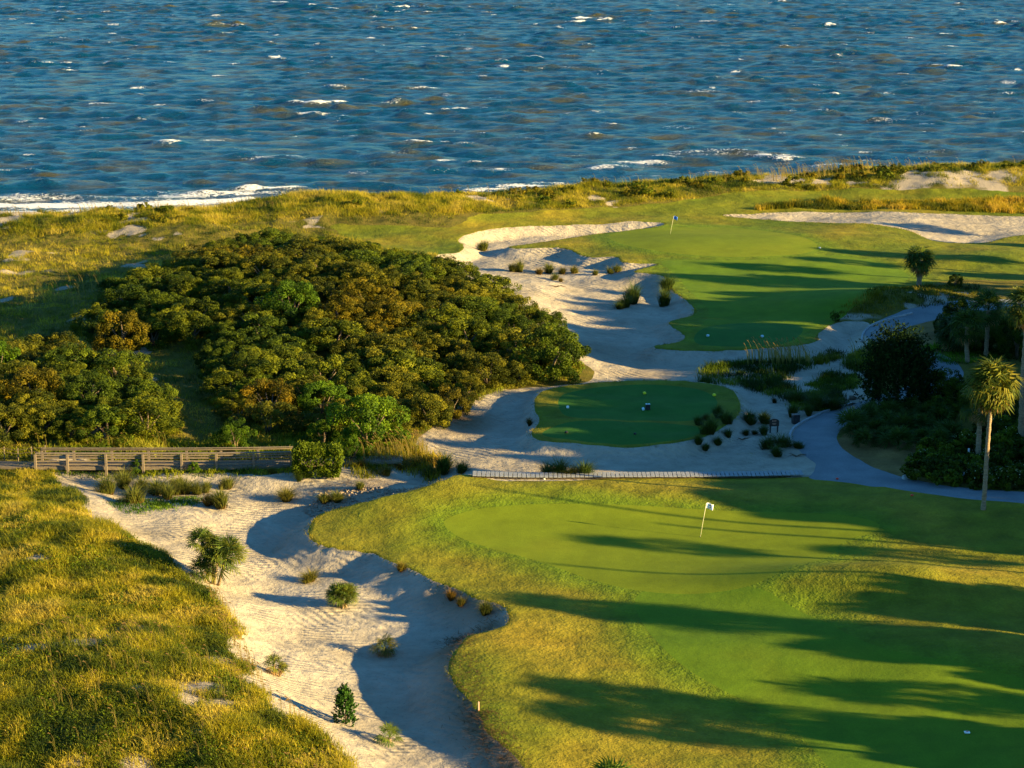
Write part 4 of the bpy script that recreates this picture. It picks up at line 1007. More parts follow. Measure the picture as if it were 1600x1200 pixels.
# dune beyond the boardwalk to the sea
thick = lambda x, y: (sdf(WTH['main'], x, y) > -1.5) & (sdf(WTH['side'], x, y) > -1.5)
x, y = field([(-260, 720), (470, 722), (560, 716), (640, 690), (720, 625), (800, 606), (900, 590), (880, 500), (700, 400), (560, 348), (700, 352), (740, 322), (740, 303), (520, 302), (300, 322), (-260, 332)], 60000, lambda x, y: thick(x, y) & near_mask(['sand_waste', 'sand_near', 'turf_far'], x, y, .2))
o = grass_field('dune_grass', x, y, .48, .05, 7, rg, .8, 1, rad=.24, hue=7.0); tag(o, 'rolling dune grass between the boardwalk thicket and the beach', 'dune grass')
cx_ = rg.uniform(-70, 75, 16000); cy_ = np.interp(cx_, CRX, CRY) + rg.uniform(-9, 3.5, 16000)
k = near_mask(['turf_far', 'sand_far'], cx_, cy_, .1) & (bare_at(cx_, cy_) < .35 + .4 * rg.random(16000))
o = grass_field('dune_grass', cx_[k], cy_[k], .52, .06, 8, rg, .75, 1, rad=.25, hue=4.5, hue_bias=.03); tag(o, 'dense grass along the last dune ridge in front of the sea', 'dune grass')
def leafy(lab, X_, Y_, s, per, rng, color):
    n = len(X_); x = np.repeat(X_, per); y = np.repeat(Y_, per); d = unit(rng.normal(0, 1, (n * per, 3)) + np.array([0, 0, .5])); d[:, 2] = np.abs(d[:, 2])
    sz = np.repeat(s * (.5 + rng.random(n)), per)[:, None]
    P = np.stack([x, y, H(x, y) - .02], 1) + d * sz * np.array([1.2, 1.2, .8]) * (.5 + .5 * rng.random((n * per, 1)))
    V, F = leaf_quads(P, d + np.array([0, 0, .4]), .07, rng)
    me = raw_mesh('ground_cover', V, F, False); attr(me, 'tint', np.repeat(np.clip(np.repeat(.5 + 1.2 * (fbm(X_, Y_, 4, 59, 2) - .5), per) + rng.normal(0, .15, n * per), 0, 1), 4))
    o = link('ground_cover', me, M_SHRUB); o.color = (*color, 1); tag(o, lab, 'ground cover', None, 'stuff')
x, y = field([(-140, 728), (90, 728), (140, 790), (250, 850), (340, 890), (400, 950), (440, 1040), (520, 1110), (600, 1180), (620, 1262), (-140, 1262)], 15000, lambda x, y: (sdn(x, y) > .3) & (fbm(x, y, 3.0, 60, 2) > .47))
leafy('low leafy plants between the grass of the lower left dune', x, y, .34, 26, rg, (.75, 1.15, .6))
x, y = field([(-260, 720), (470, 722), (560, 716), (300, 560), (560, 348), (700, 352), (740, 303), (520, 302), (300, 322), (-260, 332)], 9000, lambda x, y: thick(x, y) & near_mask(['sand_waste', 'turf_far'], x, y, .4) & (fbm(x, y, 5.0, 60, 2) > .52))
leafy('low leafy plants between the grass of the dunes behind the thicket', x, y, .42, 18, rg, (.9, 1.1, .8))
DB = [crown_mesh('crown', 160 + q, 1.0, 1.0, .62, .3, 24, 60, .11, .4, (.16, .34), (.1, .9)) for q in range(3)]
for me in DB: me.materials.append(M_SHRUB)
pk3 = Pick()
for q in range(260):
    a = rs.uniform(-48, 74); bq = float(np.interp(a, CRX, CRY)) + rs.choice([rs.uniform(-8, 1.5), rs.uniform(-4, 1.5)])
    sc = rs.uniform(.55, 1.25)
    if float(bare_at(np.array([a]), np.array([bq]))[0]) > .5 or float(sdf(WP['turf_far'], np.array([a]), np.array([bq]))[0]) < .6 or float(fbm(np.array([a]), np.array([bq]), 12, 63, 2)[0]) < .42 or not pk3.ok(a, bq, sc * 2.0): continue
    o = empty('dune_bush', (a, bq, float(H(a, bq)) - .05), rs.random() * 6, (sc * 1.15, sc, sc * rs.uniform(.7, 1.1)))
    c = link('crown', DB[rs.randrange(3)], None, o); t = rs.uniform(.75, 1.15); g_ = rs.random(); c.color = (t * (.75 + .6 * g_), t * 1.1, t * .7, 1)
    tag(o, ('yellow green' if g_ > .5 else 'green') + ' low bush on the last dune ridge before the sea', 'bush', ('yellow green' if g_ > .5 else 'green') + ' bushes along the dune ridge')
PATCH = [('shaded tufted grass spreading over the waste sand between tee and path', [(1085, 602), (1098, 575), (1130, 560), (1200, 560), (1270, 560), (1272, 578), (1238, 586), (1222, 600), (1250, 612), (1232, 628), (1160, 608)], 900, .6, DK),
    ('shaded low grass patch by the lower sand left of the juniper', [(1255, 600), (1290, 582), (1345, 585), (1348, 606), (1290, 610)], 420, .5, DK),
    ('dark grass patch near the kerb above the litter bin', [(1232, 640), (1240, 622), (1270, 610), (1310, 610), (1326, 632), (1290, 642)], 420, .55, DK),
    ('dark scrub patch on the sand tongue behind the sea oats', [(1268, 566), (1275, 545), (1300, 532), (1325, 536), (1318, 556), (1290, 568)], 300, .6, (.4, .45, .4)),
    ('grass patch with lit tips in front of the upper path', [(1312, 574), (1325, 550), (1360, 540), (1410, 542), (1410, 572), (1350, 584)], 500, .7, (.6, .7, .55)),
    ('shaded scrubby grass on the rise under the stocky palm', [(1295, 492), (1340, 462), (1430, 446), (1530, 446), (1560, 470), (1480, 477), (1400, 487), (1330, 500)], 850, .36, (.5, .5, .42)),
    ('golden scrub strip along the back of the far right bunker', [(1165, 330), (1200, 319), (1300, 314), (1450, 312), (1700, 314), (1700, 336), (1500, 332), (1350, 328), (1250, 326)], 1900, .7, (1, .85, .7)),
    ('green strip of ground cover beside the upper path', [(1425, 545), (1460, 535), (1540, 530), (1560, 560), (1480, 572)], 500, .3, (.4, .9, .5)),
    ('bright grass and weeds around the hedge and plank ends', [(538, 728), (560, 705), (610, 690), (655, 700), (700, 722), (690, 734), (620, 728), (560, 732)], 700, .7, (1.15, 1.0, .8)),
    ('weedy grass under the boardwalk rail', [(50, 738), (50, 731), (460, 729), (470, 738), (300, 742), (100, 741)], 380, .35, (.8, 1, .8)),
    ('weedy grass behind the boardwalk', [(-60, 715), (10, 698), (320, 690), (350, 660), (480, 680), (520, 712), (400, 718), (100, 718)], 1300, .55, (.8, .95, .8)),
    ('green ground cover at the foot of the grass row', [(160, 778), (190, 766), (300, 762), (325, 772), (280, 784), (205, 794)], 420, .25, (.6, 1, .6)),
    ('dark grass along the foot of the thicket by the shaded bunker', [(600, 722), (650, 690), (700, 648), (745, 624), (800, 606), (880, 596), (925, 585), (905, 572), (870, 585), (800, 590), (700, 640), (640, 680)], 900, .5, (.6, .8, .6))]
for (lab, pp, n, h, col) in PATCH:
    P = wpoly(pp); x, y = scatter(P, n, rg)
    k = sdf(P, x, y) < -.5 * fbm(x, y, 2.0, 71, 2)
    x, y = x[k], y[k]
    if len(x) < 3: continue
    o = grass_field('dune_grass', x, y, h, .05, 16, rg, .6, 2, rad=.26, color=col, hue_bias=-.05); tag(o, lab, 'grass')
# tiny weeds scattered on the sand
x, y = scatter(WP['sand_near'], 1700, rg); k = fbm(x, y, 4, 81, 2) > .5; x, y = x[k], y[k]
o = grass_field('weeds', x, y, .12, .02, 7, rg, 1.0, 1, rad=.07, color=(.8, .8, .7)); tag(o, 'sparse tiny weeds on the near bunker sand', 'weeds')
x, y = scatter(WP['sand_waste'], 900, rg); k = fbm(x, y, 5, 82, 2) > .56; x, y = x[k], y[k]
o = grass_field('weeds', x, y, .13, .03, 7, rg, 1.0, 1, rad=.1, color=(.6, .7, .6)); tag(o, 'sparse tiny weeds on the shaded waste sand', 'weeds')
# longer grass hanging over the bunker lips
fx, fy = [], []
for a, b in (('sand_near', 'turf_near'), ('sand_waste', 'turf_far'), ('sand_far', 'turf_far'), ('tee_bank', None)):
    P = WP[a]; Q = np.roll(P, -1, 0); L = np.hypot(*(Q - P).T)
    for k_ in range(len(P)):
        m_ = max(1, int(L[k_] / .07)); t = rg.random(m_)[:, None]
        q = P[k_] * (1 - t) + Q[k_] * t + rg.normal(0, .16, (m_, 2))
        if b: q = q[sdf(WP[b], q[:, 0], q[:, 1]) < .3]
        fx.append(q[:, 0]); fy.append(q[:, 1])
o = grass_field('grass_fringe', np.concatenate(fx), np.concatenate(fy), .17, .03, 3, rg, .8, 1, rad=.05, color=(.75, .75, .7), hue_bias=.08); tag(o, 'short fringe of longer grass along the bunker lips', 'grass')

def oats(lab, pts, h, w=.022, dark=0.0):
    rng = rg; V = []; F = []; tt = []; nb = 0
    for (x, y) in pts:
        z = float(H(x, y)); hh = h * rng.uniform(.65, 1.2); a = rng.uniform(2.4, 3.9); ln = rng.uniform(.12, .35)
        top = np.array([x + math.cos(a) * ln * hh, y + .3 * math.sin(a) * ln * hh, z + hh]); md = np.array([x + math.cos(a) * ln * hh * .25, y, z + hh * .6]); b0 = np.array([x, y, z - .05])
        s = np.array([w, 0, 0]); s2 = np.array([0, w, 0])
        hd = top + np.array([math.cos(a) * .17, 0, .06 if h > 1.5 else -.05]); wd = .024
        p = [b0 - s, b0 + s, md + s * .8, md - s * .8, top, b0 - s2, b0 + s2, top]
        mdh = (top * .55 + hd * .45) ; lo = md * .25 + top * .75
        p += [lo, mdh + np.array([0, 0, wd]), hd, mdh - np.array([0, 0, wd]), lo, mdh + np.array([0, wd, 0]), hd, mdh - np.array([0, wd, 0])]
        V += p; F += [(nb, nb + 1, nb + 2), (nb, nb + 2, nb + 3), (nb + 3, nb + 2, nb + 4), (nb + 5, nb + 6, nb + 7), (nb + 8, nb + 9, nb + 10), (nb + 8, nb + 10, nb + 11), (nb + 12, nb + 13, nb + 14), (nb + 12, nb + 14, nb + 15)]
        tt += [.2 * rng.random()] * 8 + [.6 + .4 * rng.random()] * 8; nb += 16
    me = raw_mesh('sea_oats', np.array(V), np.array(F), False); attr(me, 'tint', np.array(tt))
    tag(link('sea_oats', me, M_OATS), lab, 'sea oats', None, 'stuff')
def spts(pp, n): 
    x, y = scatter(wpoly(pp), n * 6, rg); return list(zip(x, y))[:n]
oats('sea oats along the left dune crest in front of the surf', spts([(-40, 345), (120, 344), (300, 338), (480, 322), (470, 312), (300, 325), (100, 334), (-40, 334)], 420), 1.0, .03)
oats('sea oats standing tall on the right dune crest against the sea', [(float(a), float(np.interp(a, CRX, CRY)) + float(b)) for a, b in zip(rg.normal(40, 4.5, 150), rg.uniform(-3, 2, 150))], 1.5, .03)
oats('scattered sea oats on the ridge against the water', [(float(a), float(np.interp(a, CRX, CRY)) + float(b)) for a, b in zip(rg.uniform(-10, 70, 120), rg.uniform(-3, 2, 120))], 1.1, .03)
oats('sunlit golden sea oats in the waste sand between tee and path', spts([(1160, 572), (1175, 564), (1265, 562), (1270, 570), (1230, 574)], 90), 1.9, .03)
oats('few lit sea oats in front of the upper path bend', spts([(1330, 560), (1360, 552), (1420, 548), (1420, 558), (1370, 566)], 26), 1.6, .035)
oats('sea oats with nodding heads over the lower left dune', spts([(60, 1000), (300, 960), (400, 1090), (540, 1190), (540, 1255), (60, 1255)], 150), 1.05, .013)
oats('sea oats leaning out over the sand at the dune edge', spts([(320, 905), (350, 930), (385, 1000), (420, 1080), (500, 1140), (470, 1140), (400, 1080), (360, 1010), (330, 940)], 120), .95, .014)
oats('tall sea oats beside the hedge and planks', spts([(560, 726), (600, 712), (660, 704), (690, 722), (630, 728)], 70), 1.7, .022)
oats('dead stalks standing behind the boardwalk rail', spts([(60, 706), (60, 700), (290, 698), (300, 705)], 14), 1.35, .016)
oats('few sea oats on the shaded dune left of the thicket', spts([(60, 470), (160, 440), (170, 470), (100, 500)], 16), 2.0, .03)

# ------------------------------------------------------------------ boardwalk with railings
def boardwalk():
    xs_px = [57, 107, 167, 225, 285, 339, 397, 455]
    o = empty('boardwalk', at(260, 738))
    O = Vector(o.location); fr = []
    zb = float(np.median([at(a, 738).z for a in xs_px]))
    for a in xs_px:
        q = plane(a, 737, zb); fr.append(Vector((q[0], q[1] + 0.5 * ((a - 260) / 230.0) ** 2 * (1 if a > 260 else 0), 0)))
    zd = zb + .34
    back = [p + Vector((0.1, 1.3, 0)) for p in fr]
    ext = [fr[0] + Vector((-14, 1.0, 0)), fr[0] + Vector((-.2, .2, 0))]
    end = [fr[-1], fr[-1] + Vector((1.8, .5, 0)), fr[-1] + Vector((7.5, 1.2, 0))]
    def rail(mb, pts, z, hh, th=.045):
        for p, q in zip(pts[:-1], pts[1:]):
            d = q - p; L = math.hypot(d.x, d.y); c = (p + q) / 2
            mb.box((c.x - O.x, c.y - O.y, z - O.z), (L - .006, th, hh), math.atan2(d.y, d.x), .008)
    mb = MB()
    allp = ext[:1] + fr + end[1:]
    for p, q in zip(allp[:-1], allp[1:]):
        d = q - p; L = math.hypot(d.x, d.y); n = max(1, int(L / .16)); a = math.atan2(d.y, d.x)
        for k in range(n):
            c = p + d * ((k + .5) / n)
            lo = -.05 if (c.x < fr[0].x - .3) else 0.0
            mb.box((c.x - O.x, c.y + .65 - O.y, zd + lo + rs.uniform(-.006, .006) - O.z), (.145, 1.32, .045), a + rs.uniform(-.01, .01))
    mb.build('deck', M_WOOD, o)
    f = MB(); rail(f, allp, zd - .12, .20, .05); rail(f, [p + Vector((0, 1.32, 0)) for p in allp], zd - .12, .2, .05); f.build('fascia', M_WOOD, o)
    for side, line in ((0, fr), (1, back)):
        for h in ((.20, .42, .64, .82) if side == 0 else (.84,)): 
            r = MB(); rail(r, [p + Vector((0, -.06 if side == 0 else .06, 0)) for p in line], zd + h, .105); r.build('rail', M_WOOD, o)
        cp = MB()
        for p, q in zip(line[:-1], line[1:]):
            d = q - p; L = math.hypot(d.x, d.y); c = (p + q) / 2
            cp.box((c.x - O.x, c.y - O.y, zd + .97 - O.z), (L - .005, .20, .05), math.atan2(d.y, d.x), .01, (.14 if side == 0 else -.14, 0))
        cp.build('handrail', M_WOOD, o)
        for p in line:
            z0 = float(H(p.x, p.y)) - .3
            m_ = MB(); m_.box((p.x - O.x, p.y - (.17 if side == 0 else -.17) - O.y, (z0 + zd + .93) / 2 - O.z), (.15, .13, zd + .93 - z0), 0, .012); m_.build('post', M_WOOD, o)
    for p in (ext[0] + Vector((4, -.1, 0)), ext[0] + Vector((9, -.1, 0)), end[1], end[2]):
        z0 = float(H(p.x, p.y)) - .3; MB().box((p.x - O.x, p.y - .1 - O.y, (z0 + zd - .24) / 2 - O.z), (.14, .12, max(.1, zd - .24 - z0)), 0, .01).build('post', M_WOOD, o)
    tag(o, 'weathered wooden boardwalk with plank railings across the left middle', 'boardwalk')
    # low rope and stake fence left of it
    g = empty('stake_fence', (fr[0].x - 3, fr[0].y + 2.4, float(H(fr[0].x - 3, fr[0].y + 2.4))))
    G = Vector(g.location)
    for k in range(9):
        xx = fr[0].x - 7.5 + k * .95; yy = fr[0].y + 2.4; zz = float(H(xx, yy))
        MB().tube([(xx - G.x, yy - G.y, zz - .3 - G.z), (xx - G.x + .02, yy - G.y, zz + 1.0 - G.z)], .035, 6).build('stake', M_WOOD, g)
    nb = MB()
    for h in (.35, .6, .85): nb.tube([(fr[0].x - 7.5 + k * .95 - G.x, fr[0].y + 2.36 - G.y, float(H(fr[0].x - 7.5 + k * .95, fr[0].y + 2.4)) + h + .03 * (k % 2) - G.z) for k in range(9)], .016, 5)
    nb.build('wire', M_BARK, g)
    tag(g, 'low stake and wire fence in the weeds left of the boardwalk', 'fence')
boardwalk()

# grey plank walk in front of the near lawn
def plankwalk():
    a, b = at(738, 745), at(1255, 744)
    p0 = Vector((a.x, a.y + .2, 0)); p1 = Vector((b.x, b.y + .2, 0))
    o = empty('plank_walk', ((p0.x + p1.x) / 2, (p0.y + p1.y) / 2, 0)); O = Vector(o.location)
    n = int((p1 - p0).length / .3); mb = MB(); st = MB(); zs = []
    for k in range(n + 1):
        c = p0.lerp(p1, k / n); zs.append(max(float(H(c.x, c.y - .6)), float(H(c.x, c.y)), float(H(c.x, c.y + .7))) + .16)
    zs = np.convolve(np.pad(zs, 6, 'edge'), np.ones(13) / 13, 'valid')
    for k in range(n):
        c = p0.lerp(p1, (k + .5) / n)
        mb.box((c.x - O.x, c.y - O.y, zs[k] + rs.uniform(-.012, .012)), (.25, 1.1, .05), rs.uniform(-.02, .02), .006)
    mb.build('deck', M_WOODG, o)
    for s in (-.32, .32): st.tube([(p0.lerp(p1, k / n).x - O.x, p0.lerp(p1, k / n).y + s - O.y, zs[min(k, n - 1)] - .10) for k in range(0, n + 1, 4)], .07, 6)
    st.build('bearer', M_BARK, o)
    tag(o, 'narrow grey plank walk crossing the sand behind the near green', 'plank walk')
plankwalk()

# path kerb
def kerb():
    pts = [at(a, b) for a, b in ((1236, 690), (1233, 678), (1246, 664), (1270, 652), (1300, 640), (1335, 631))]
    pts2 = [at(a, b) for a, b in ((1346, 534), (1348, 520), (1362, 508), (1390, 499), (1425, 490))]
    for ps, lab in ((pts, 'low concrete kerb on the outside of the lower path bend'), (pts2, 'low concrete kerb on the outside of the upper path bend')):
        P = smooth_line(np.array([[p.x, p.y] for p in ps]), 2); mb = MB()
        for p, q in zip(P[:-1], P[1:]):
            c = (p + q) / 2; d = q - p; z = float(H(*c))
            mb.box((c[0], c[1], z + .02), (math.hypot(*d) + .01, .16, .24), math.atan2(d[1], d[0]), .02)
        o = mb.build('kerb', M_STONE); tag(o, lab, 'kerb')
kerb()

# ------------------------------------------------------------------ flags, markers, signs
def flag(px, py, h, lean, clothmat, label, logo, blow):
    o = empty('flagstick', at(px, py))
    top = Vector((h * math.tan(lean), 0, h))
    MB().tube([(0, 0, -.1), tuple(top * .5), tuple(top)], [.014, .012, .010], 8).build('pole', M_POLE, o, True)
    MB().tube([(0, 0, -.12), (0, 0, .012)], .054, 14).build('hole', M_HOLE, o)
    V = []; F = []; nx_, nz = 9, 6; W_, Hh = .44, .36
    for i in range(nx_ + 1):
        for j in range(nz + 1):
            u, v = i / nx_, j / nz
            p = top * (1 - (Hh / h) * (1 - v) * 1.0)
            V.append((p.x + W_ * u, p.y + blow * .09 * math.sin(5 * u + v) * u, p.z - .10 * u * u + .02 * math.sin(6 * u)))
    for i in range(nx_):
        for j in range(nz):
            k = i * (nz + 1) + j; F += [(k, k + nz + 1, k + nz + 2), (k, k + nz + 2, k + 1)]
    me = raw_mesh('flag', np.array(V), np.array(F)); cl = link('flag', me, clothmat, o)
    sm = cl.modifiers.new('thick', 'SOLIDIFY'); sm.thickness = .004
    if logo:
        mb = MB(); c = np.array(V).mean(0); n = 16
        for sgn in (-1, 1):
            for r0, r1, a0, a1 in ((.055, .10, -1.9, 2.2),):
                pts = []
                for k in range(n + 1):
                    a = a0 + (a1 - a0) * k / n; pts.append((c[0] + .02 + r1 * math.cos(a), c[1] + sgn * .035, c[2] + r1 * math.sin(a))); pts.append((c[0] + .02 + r0 * math.cos(a), c[1] + sgn * .035, c[2] + r0 * math.sin(a)))
                mb.poly(pts, [(2 * k, 2 * k + 1, 2 * k + 3, 2 * k + 2) for k in range(n)])
        mb.build('emblem', M_BLACK, cl)
    tag(o, label, 'flagstick'); return o
flag(1094, 839, 2.2, .155, M_WHITE, 'leaning pale flagstick with a white flag on the near putting green', True, 1)
flag(1047, 366, 2.05, .18, M_BLUE, 'leaning flagstick with a blue flag on the far putting green', False, 1)

def marker(px, py, mat, s, label, dz=0):
    p = at(px, py); mb = MB(); mb.box((0, 0, s * .5), (s, s, s), rs.uniform(0, 1), s * .22); mb.box((0, 0, -.04), (s * .3, s * .3, .1))
    o = mb.build('tee_marker', mat); o.location = p; tag(o, label, 'tee marker'); return o
marker(887, 638, M_WHITE, .2, 'white block marker on the left of the back tee')
marker(1007, 616, M_YELL, .2, 'yellow block marker near the middle of the back tee')
marker(1116, 619, M_YELL, .2, 'yellow block marker at the right rim of the back tee')
marker(885, 677, M_BLACK, .17, 'black block marker at the left of the front tee')
marker(992, 679, M_BLACK, .14, 'black block marker in the centre of the front tee')
marker(1106, 526, M_PALEBLUE, .2, 'pale blue marker at the left of the far tee')
marker(1191, 527, M_PALEBLUE, .2, 'pale blue marker at the right of the far tee')
o = empty('divot_box', at(1012, 640)); MB().box((0, 0, .2), (.34, .3, .4), .1, .03).build('body', M_BLACK, o)
for dx in (-.09, .1): MB().box((dx, 0, .43), (.15, .17, .07), .1, .02).build('lid', M_PALEBLUE, o)
tag(o, 'dark box with two pale lids standing on the back tee', 'box')
o = MB().tube([(0, 0, -.02), (0, 0, .06), (0, 0, .16), (0, 0, .22)], [.08, .11, .11, .06], 10).build('bucket', M_PALEBLUE, None, True); o.location = at(1005, 641); tag(o, 'small pale blue bucket beside the dark box on the tee', 'bucket')
# arched sign
o = empty('tee_sign', at(1209, 676), .1)
for dx in (-.27, .27): MB().box((dx, 0, .35), (.09, .09, 1.1), 0, .01).build('post', M_BLACK, o)
mb = MB(); n = 10; out = [(-.36, .5), (.36, .5)] + [(.36 * math.cos(math.pi * k / n), .86 + .2 * math.sin(math.pi * k / n)) for k in range(n + 1)]
front = [(a, -.075, b) for a, b in out]; backp = [(a, -.05 + .0, b) for a, b in out]; m_ = len(out)
mb.poly(front + backp, [tuple(range(m_)), tuple(range(2 * m_ - 1, m_ - 1, -1))] + [(k, m_ + k, m_ + (k + 1) % m_, (k + 1) % m_) for k in range(m_)])
pn = mb.build('panel', mat_plain('dark_sign_wood', (.02, .012, .01), (.045, .025, .018), 4, .6, .1), o)
g = MB()
for (a, b, w_, h_) in ((-.12, .9, .05, .10), (-.02, .9, .05, .10), (.1, .88, .09, .03), (.1, .93, .09, .03), (0, .72, .3, .025), (0, .65, .24, .025)): g.box((a, -.08, b), (w_, .006, h_))
g.build('faded_lettering', M_PINK, pn)
tag(o, 'dark arched tee sign on two posts beside the path', 'sign')
o = empty('litter_bin', at(1243, 662), .2)
MB().box((0, 0, .33), (.52, .46, .66), 0, .04).build('body', M_BLACK, o); MB().box((0, 0, .70), (.58, .52, .07), 0, .025).build('lid', M_BLACK, o)
tag(o, 'square dark litter bin at the path edge', 'bin')
def disc(px, py, label):
    o = MB().tube([(0, 0, -.05), (0, 0, .05), (0, 0, .09), (0, 0, .11)], [.04, .10, .10, .05], 10).build('red_marker', M_RED, None, True); o.location = at(px, py); tag(o, label, 'marker')
disc(1308, 749, 'small red marker dot on the lower path'); disc(1425, 775, 'small red marker in the shaded rough below the path')
o = MB().box((0, 0, .18), (.06, .06, .55), .3, .012).build('stake', M_PINK); o.location = at(748, 1110); tag(o, 'short faded red wooden stake on the lip of the near bunker', 'stake')
o = MB().box((0, 0, .3), (.10, .10, 1.0), .2, .012).build('white_post', M_WHITE); o.location = at(1513, 718); tag(o, 'small white post in the shrubs behind the lit palm', 'post')
o = empty('yardage_plate', at(1511, 1146))
MB().box((0, 0, .06), (.26, .2, .06), 0, .012).build('plate', M_WHITE, o); MB().box((0, 0, .094), (.2, .05, .01), .5).build('stripe', M_RED, o); MB().box((0, 0, .0), (.07, .07, .1)).build('foot', M_BLACK, o)
tag(o, 'small white plate with a red stripe lying on the shaded fairway', 'marker')
o = MB().tube([(0, 0, -.005), (0, 0, .012), (0, 0, .033), (0, 0, .045)], [.02, .038, .038, .02], 10).build('golf_ball', M_WHITE, None, True); o.location = at(1281, 388); o.scale = (3, 3, 3); tag(o, 'white ball lying at the right rim of the far green', 'ball')
o = MB().tube([(0, 0, -.02), (0, 0, .05), (0, 0, .14), (0, 0, .18)], [.06, .11, .11, .05], 10).build('golf_ball', M_WHITE, None, True); o.location = at(850, 749); tag(o, 'small white ball on sand before the four clumps', 'ball')

# stones, rubble, driftwood
def stone(px, py, s, label, seed, mat=M_STONE, group=None):
    rng = np.random.default_rng(seed); me = None
    V = []; F = []; n, m_ = 12, 7
    for j in range(m_ + 1):
        for i in range(n):
            t = math.pi * j / m_; a = 2 * math.pi * i / n
            V.append((math.sin(t) * math.cos(a), math.sin(t) * math.sin(a), math.cos(t)))
    V = np.array(V); k = 1 + .5 * (vn(V[:, 0] + 3 * V[:, 2], V[:, 1] + seed, .7, seed) - .5)
    V = V * k[:, None] * np.array([s, s * .75, s * .6])
    for j in range(m_):
        for i in range(n): a, b = j * n + i, j * n + (i + 1) % n; F += [(a, a + n, b + n), (a, b + n, b)]
    o = link('rock', raw_mesh('rock', V, np.array(F)), mat); o.location = at(px, py) + Vector((0, 0, s * .25)); o.rotation_euler.z = seed
    tag(o, label, 'rock', group)
stone(1416, 748, .36, 'pale rock by the path at the left end of the flower bed', 1); stone(1446, 744, .3, 'pale rock right of the first at the flower bed edge', 2); stone(1506, 744, .3, 'pale rock half hidden under bed shrubs', 3)
stone(1318, 626, .35, 'left dark stone on the sand left of the juniper', 4, M_BARK); stone(1332, 624, .35, 'right dark stone on the sand left of the juniper', 5, M_BARK)
def rubble():
    P = wpoly([(505, 790), (470, 775), (500, 752), (560, 738), (640, 742), (690, 745), (650, 760), (570, 782)])
    x, y = scatter(P, 2600, rg); V = []; F = []; nb = 0
    for a, b in zip(x, y):
        s = .03 + .11 * rg.random() ** 2.5; z = float(H(a, b)); q = rg.normal(0, .35, (6, 3)) * s
        p = np.array([(s, 0, 0), (-s, 0, 0), (0, s, 0), (0, -s, 0), (0, 0, s * .7), (0, 0, -s * .7)]) + q + np.array([a, b, z + s * .2])
        V.append(p); F += [(nb + 4, nb, nb + 2), (nb + 4, nb + 2, nb + 1), (nb + 4, nb + 1, nb + 3), (nb + 4, nb + 3, nb), (nb + 5, nb + 2, nb), (nb + 5, nb + 1, nb + 2), (nb + 5, nb + 3, nb + 1), (nb + 5, nb, nb + 3)]; nb += 6
    tag(link('shell_rubble', raw_mesh('shell_rubble', np.concatenate(V), np.array(F), False), M_SHELL), 'loose shell rubble covering the bank between boardwalk and near lawn', 'rubble', None, 'stuff')
rubble()
def drift(px, py, L, label, seed, tone=M_DEAD):
    r = random.Random(seed); mb = MB()
    for k in range(5):
        a = r.uniform(-.6, .6) + (math.pi if k % 2 else 0); l = L * r.uniform(.4, 1)
        mb.tube([(0, 0, .05), (l * .5 * math.cos(a), l * .5 * math.sin(a), .1 + r.uniform(0, .12)), (l * math.cos(a), l * math.sin(a), .06 + r.uniform(0, .2))], [.04, .03, .01], 5)
    o = mb.build('driftwood', M_BARK if tone is None else tone, None, True); o.location = at(px, py); tag(o, label, 'driftwood')
drift(869, 449, 1.1, 'reddish dead branch at the foot of the sand hump', 1); drift(1245, 714, .9, 'dark twiggy driftwood on sand beside the lower path', 2, None); drift(1160, 688, .7, 'small twig heap on the sand below the arched sign', 3, None); drift(1325, 634, .9, 'dead brown branch between the two dark stones and path', 4)
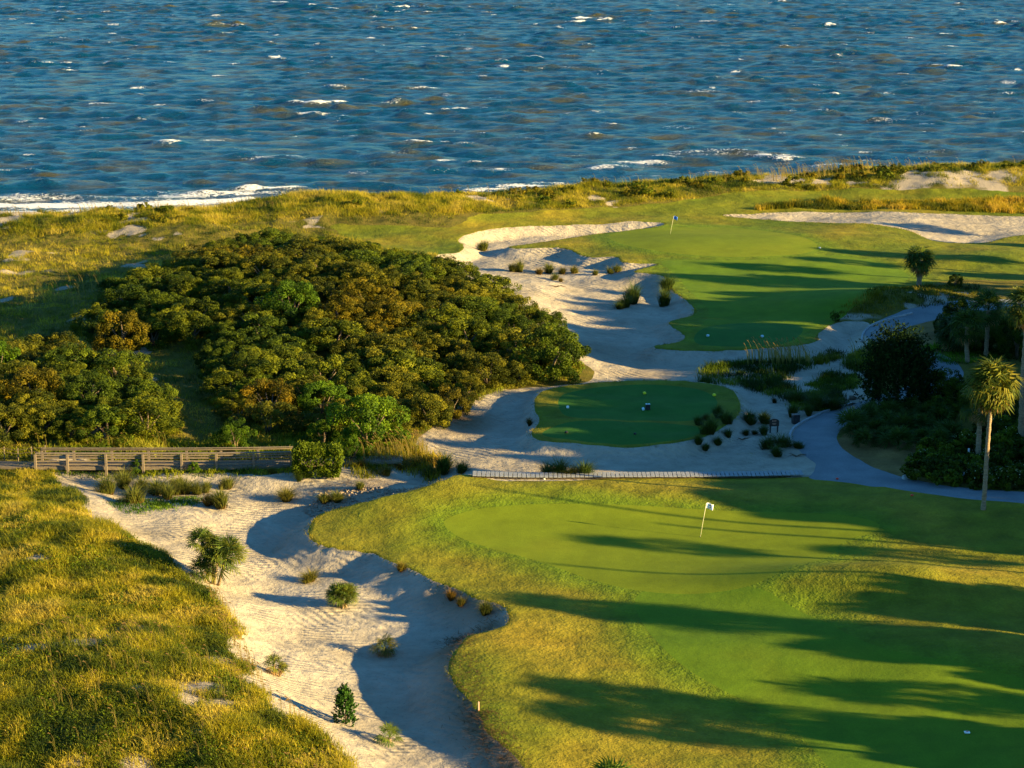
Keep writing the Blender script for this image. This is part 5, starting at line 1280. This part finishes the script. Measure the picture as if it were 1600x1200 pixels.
def debris():
    x = []; y = []
    for (a, b, c, d, n, s) in ((715, 1000, 745, 1110, 420, .5), (745, 1110, 795, 1195, 420, .6), (700, 1005, 770, 972, 260, .5), (480, 778, 600, 752, 200, .7), (960, 485, 1000, 470, 120, .4)):
        p, q = at(a, b), at(c, d); t = rg.random(n)
        x.append(p.x + (q.x - p.x) * t + rg.normal(0, s, n)); y.append(p.y + (q.y - p.y) * t + rg.normal(0, s, n))
    x = np.concatenate(x); y = np.concatenate(y); n = len(x)
    V, F, T_ = blades(np.stack([x, y, H(x, y) + .01], 1), .1 + .16 * rg.random(n), 2.0 + rg.random(n), .035, rg, None, 1)
    me = raw_mesh('plant_litter', V, F, False); attr(me, 'tint', T_); o = link('plant_litter', me, M_DEAD); o.color = (.45, .42, .4, 1)
    tag(o, 'dry dark plant litter along the bunker banks', 'litter', None, 'stuff')
debris()

# ------------------------------------------------------------------ unseen trees right of the frame; the oaks are added to shade the course
OAK = [crown_mesh('crown', 400 + i, 5.4, 5.4, 4.6, 7.6, 85, 150, .42, .8, (.18, .3)) for i in range(3)]
for me in OAK: me.materials.append(M_SHRUB)
OAKT = trunk_mesh('trunk', 410, 8.5, .32, 4.2, 6); OAKT.materials.append(M_BARK)
def caster(px, py, xc, kind, wid=1.0, shift=0.0):
    g = at(px, py)
    s = (xc - g.x) / math.cos(SUN_AZ)
    x, y = xc, g.y - s * math.sin(SUN_AZ) + shift
    z = float(H(x, y)); top = g.z + s * math.tan(SUN_EL) - z
    if kind == 'p':
        palm('palm_tree', (x, y, z), top - 1.1, 'tall palm standing outside the frame on the right of the course', 'palms beyond the right frame edge', L=1.15 * wid, nf=40, dead=6, r=.17, lean=.15, seed=int(px * 7 + py) % 997)
    elif kind == 't':
        o = empty('dead_palm_trunk', (x, y, z)); palm_trunk('trunk', 3, top, .14, .1, .05); link('trunk', palm_trunk('trunk', int(px), top, .15, .11, .1)[0], M_PALMTRUNK, o); tag(o, 'bare slim trunk standing outside the frame on the right of the course', 'tree', 'bare trunks beyond the right frame edge')
    else:
        k = top / 12.6
        o = empty('added_shade_oak', (x, y, z), rs.random() * 6, (wid * k, wid * k, k)); c = link('crown', OAK[rs.randrange(3)], None, o); c.color = (.7, .9, .7, 1); link('trunk', OAKT, None, o)
        tag(o, 'unseen oak added outside the right of the frame to shade the course', 'tree', 'added shade oaks beyond the right frame edge')
for a in CASTERS: caster(*a)
